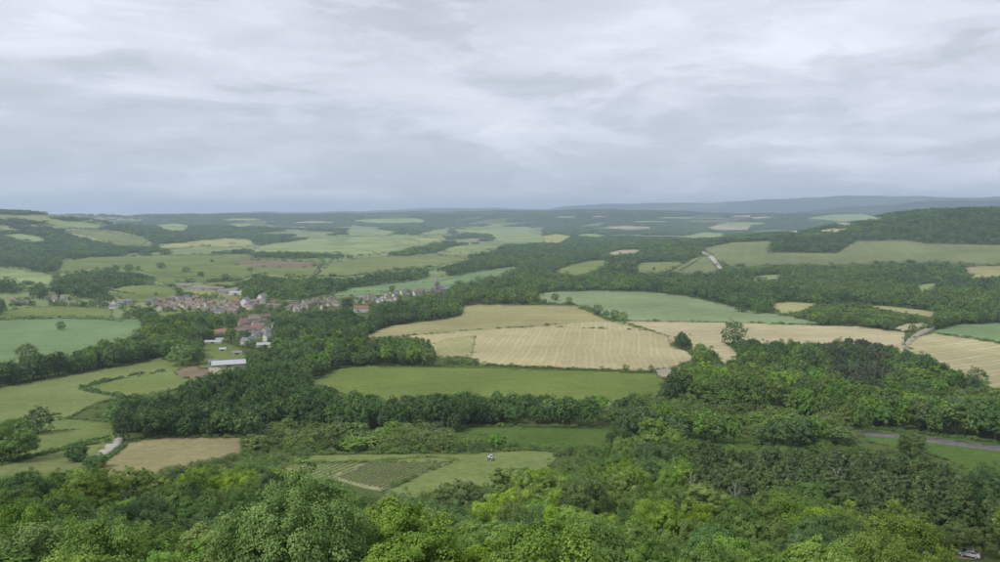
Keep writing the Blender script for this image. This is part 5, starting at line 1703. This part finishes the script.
# ------------------------------------------------------------------ rough margins: tufts and small bushes along the field edges
mr = np.random.default_rng(123)
MP = []
for nm, mt, poly, lab, lift, *rest_ in FIELDS:
    if mt in ('chalk', 'tarmac', 'dirt', 'parcels', 'soil_vine'):
        continue
    pl = np.array(poly, float)
    lc = lower_chain(poly) if drop_of(lab) else np.zeros(len(pl), bool)
    for i in range(len(pl)):
        a_, b_ = pl[i], pl[(i + 1) % len(pl)]
        if lc[i] and lc[(i + 1) % len(pl)]:
            continue
        L_ = np.hypot(*(b_ - a_))
        for _ in range(int(L_ * (1.6 if a_[1] > 285 else 0.9) * mr.uniform(0.2, 1.3))):
            MP.append(a_ + (b_ - a_) * mr.random() + mr.normal(0, [0.8, 0.18]))
MP = ground_at(np.array(MP))
MD = np.linalg.norm(MP - [0, 0, CAMZ], axis=1)
nm_ = len(MP)
hm_ = mr.gamma(2.0, 0.55, nm_).clip(0.4, 4.0) * np.clip(MD / 900, 0.7, 1.6)
hm_ = np.where((MD > 1450) & (mr.random(nm_) < 0.22), mr.uniform(5, 11, nm_), hm_)
scatter('field_margin_growth', MP, mr.uniform(0, 6.28, nm_), np.column_stack([hm_ / 12 * mr.uniform(1.0, 2.2, nm_), hm_ / 12 * mr.uniform(1.0, 2.2, nm_), hm_ / 12]), np.array([pick(('far', ['bush_mid', 'bush_olive', 'bush_dark'][mr.integers(3)]), mr) for _ in range(nm_)]), 'rough grass tufts and small bushes along the field edges', 'rough growth')

# ------------------------------------------------------------------ straddle tractor beside the vineyard
plain('paint_white', (0.60, 0.62, 0.66), 0.35, 0.04, 2.0)
plain('paint_blue', (0.10, 0.14, 0.26), 0.4, 0.05, 2.0)
plain('tyre', (0.03, 0.03, 0.032), 0.85)
plain('glass_dark', (0.05, 0.06, 0.075), 0.08, 0, 1, 0, 0.6)
P = ground_at([(490.5, 461)])[0]
tr = empty('straddle_tractor', (P[0], P[1], P[2] + 0.22), -0.6, (0.7, 0.7, 0.7))
link('chassis', MB().box(-1.6, 1.6, -0.85, 0.85, 1.75, 2.05).mesh('chassis'), MATS['paint_blue'], tr)
for sx_ in (-1, 1):
    for sy_ in (-1, 1):
        lg = link('leg', MB().box(sx_ * 1.35 - 0.12, sx_ * 1.35 + 0.12, sy_ * 0.95 - 0.12, sy_ * 0.95 + 0.12, 0.5, 2.0).mesh('leg'), MATS['paint_blue'], tr)
        wl = MB().tube([(sx_ * 1.35, sy_ * 1.1, 0.5), (sx_ * 1.35, sy_ * 1.13, 0.5), (sx_ * 1.35, sy_ * 1.37, 0.5), (sx_ * 1.35, sy_ * 1.4, 0.5)], [0.4, 0.52, 0.52, 0.4], 16)
        wo_ = link('wheel', wl.mesh('wheel'), MATS['tyre'], tr)
        link('rim', MB().tube([(sx_ * 1.35, sy_ * 1.39, 0.5), (sx_ * 1.35, sy_ * 1.43, 0.5)], 0.26, 12).mesh('rim'), MATS['paint_white'], wo_)
link('hood', MB().poly([(-1.7, -.6, 2.05), (-.1, -.6, 2.05), (-.1, .6, 2.05), (-1.7, .6, 2.05), (-1.6, -.5, 2.75), (-.1, -.55, 2.95), (-.1, .55, 2.95), (-1.6, .5, 2.75)], [(3, 2, 1, 0), (4, 5, 6, 7), (0, 1, 5, 4), (1, 2, 6, 5), (2, 3, 7, 6), (3, 0, 4, 7)]).mesh('hood'), MATS['paint_white'], tr)
cab = link('cab', MB().box(-.08, 1.15, -.65, .65, 2.05, 2.6).box(-.1, 1.17, -.67, .67, 3.55, 3.75).box(-.08, 0.0, -.65, -.57, 2.6, 3.55).box(-.08, 0.0, .57, .65, 2.6, 3.55).box(1.07, 1.15, -.65, -.57, 2.6, 3.55).box(1.07, 1.15, .57, .65, 2.6, 3.55).mesh('cab'), MATS['paint_white'], tr)
link('cab_glass', MB().box(-.05, 1.12, -.62, .62, 2.6, 3.55).mesh('cab_glass'), MATS['glass_dark'], cab)
link('spray_tank', MB().box(1.2, 1.75, -.6, .6, 2.05, 2.75).mesh('spray_tank'), MATS['paint_white'], tr)
for sy_ in (-1, 1):
    link('spray_boom', MB().tube([(1.6, sy_ * 0.7, 2.4), (1.6, sy_ * 2.0, 2.2), (1.6, sy_ * 2.1, 0.9)], [0.07, 0.07, 0.06], 6).mesh('spray_boom'), MATS['paint_white'], tr)
tag(tr, 'small white high-legged tractor standing on the grass strip beside the vineyard', 'tractor')

# ------------------------------------------------------------------ silver car half hidden in the lower right corner
CAR_P = top_at(969, 551, 1.5)
plain('car_silver', (0.58, 0.60, 0.64), 0.28, 0.0, 1, 0.15, 0.6)
P = CAR_P
pad = MB().box(-3.2, 3.4, -2.2, 2.2, -3.5, -0.02)
pz = empty('parking_place', (P.x, P.y, P.z + 0.35), -0.55)
tag(pz, 'small gravel parking place cut into the wooded slope, lower right corner', kind='structure')
link('gravel', pad.mesh('gravel'), MATS['soil'], pz)
car = empty('parked_car', (P.x, P.y, P.z + 0.35), -0.55)
side = [(-2.1, 0.35), (-2.12, 0.72), (-1.95, 0.92), (-1.15, 1.0), (-0.45, 1.42), (0.95, 1.46), (1.75, 1.08), (2.02, 0.98), (2.1, 0.6), (2.05, 0.35)]
vb = [(x, -0.84 + (0.14 if z > 1.05 else 0), z) for x, z in side] + [(x, 0.84 - (0.14 if z > 1.05 else 0), z) for x, z in side]
nS = len(side)
body = link('body', MB().poly(vb, [tuple(range(nS)), tuple(range(nS, 2 * nS))[::-1]] + [(i, i + nS, (i + 1) % nS + nS, (i + 1) % nS) for i in range(nS)]).mesh('car_body'), MATS['car_silver'], car)


def quad(pts, name, mat, parent, th=0.015):
    a, b, c = (Vector(p) for p in pts[:3])
    nn = (b - a).cross(c - a).normalized() * th
    v = [tuple(Vector(p) + nn) for p in pts] + [tuple(Vector(p) - nn) for p in pts]
    return link(name, MB().poly(v, [(0, 1, 2, 3), (7, 6, 5, 4), (0, 4, 5, 1), (1, 5, 6, 2), (2, 6, 7, 3), (3, 7, 4, 0)]).mesh('car_' + name), mat, parent)


quad([(-1.10, -0.68, 1.045), (-1.10, 0.68, 1.045), (-0.5, 0.62, 1.405), (-0.5, -0.62, 1.405)], 'windscreen', MATS['glass_dark'], body)
quad([(1.66, -0.66, 1.14), (1.66, 0.66, 1.14), (1.02, 0.62, 1.44), (1.02, -0.62, 1.44)], 'rear_window', MATS['glass_dark'], body)
for s in (-1, 1):
    quad([(-0.85, s * 0.80, 1.04), (0.25, s * 0.80, 1.04), (0.25, s * 0.705, 1.39), (-0.42, s * 0.705, 1.37)], 'side_window', MATS['glass_dark'], body)
    quad([(0.33, s * 0.80, 1.04), (1.45, s * 0.80, 1.06), (1.0, s * 0.705, 1.40), (0.33, s * 0.705, 1.39)], 'side_window', MATS['glass_dark'], body)
    link('headlight', MB().box(-2.14, -2.0, s * 0.62 - 0.16, s * 0.62 + 0.16, 0.68, 0.82).mesh('headlight'), MATS['paint_white'], body)
    for x in (-1.3, 1.3):
        w_ = link('wheel', MB().tube([(x, s * 0.66, 0.31), (x, s * 0.68, 0.31), (x, s * 0.86, 0.31), (x, s * 0.88, 0.31)], [0.25, 0.31, 0.31, 0.25], 18).mesh('car_wheel'), MATS['tyre'], car)
        link('rim', MB().tube([(x, s * 0.87, 0.31), (x, s * 0.895, 0.31)], 0.19, 12).mesh('car_rim'), MATS['car_silver'], w_)
tag(car, 'silver car half hidden among trees in the lower right corner', 'car')

# ------------------------------------------------------------------ haze: the air between the camera and the far hills
hz, t, out = new_mat('haze')
pv = t.add('ShaderNodeVolumePrincipled')
t.put(pv, Color=(0.67, 0.79, 1.0, 1.0), Density=HAZE, Anisotropy=0.2)
t.l.new(pv.outputs[0], out.inputs['Volume'])
hz.cycles.homogeneous_volume = True
zlo, zhi = float(gz.min()) - 1.0 - 3.5, float(gz.max()) + 30
haze = link('haze', MB().box(-34600, 34600, -34600, 34600, zlo, zhi).mesh('haze'), hz)
tag(haze, 'pale blue haze filling the valley air', 'haze', kind='stuff')
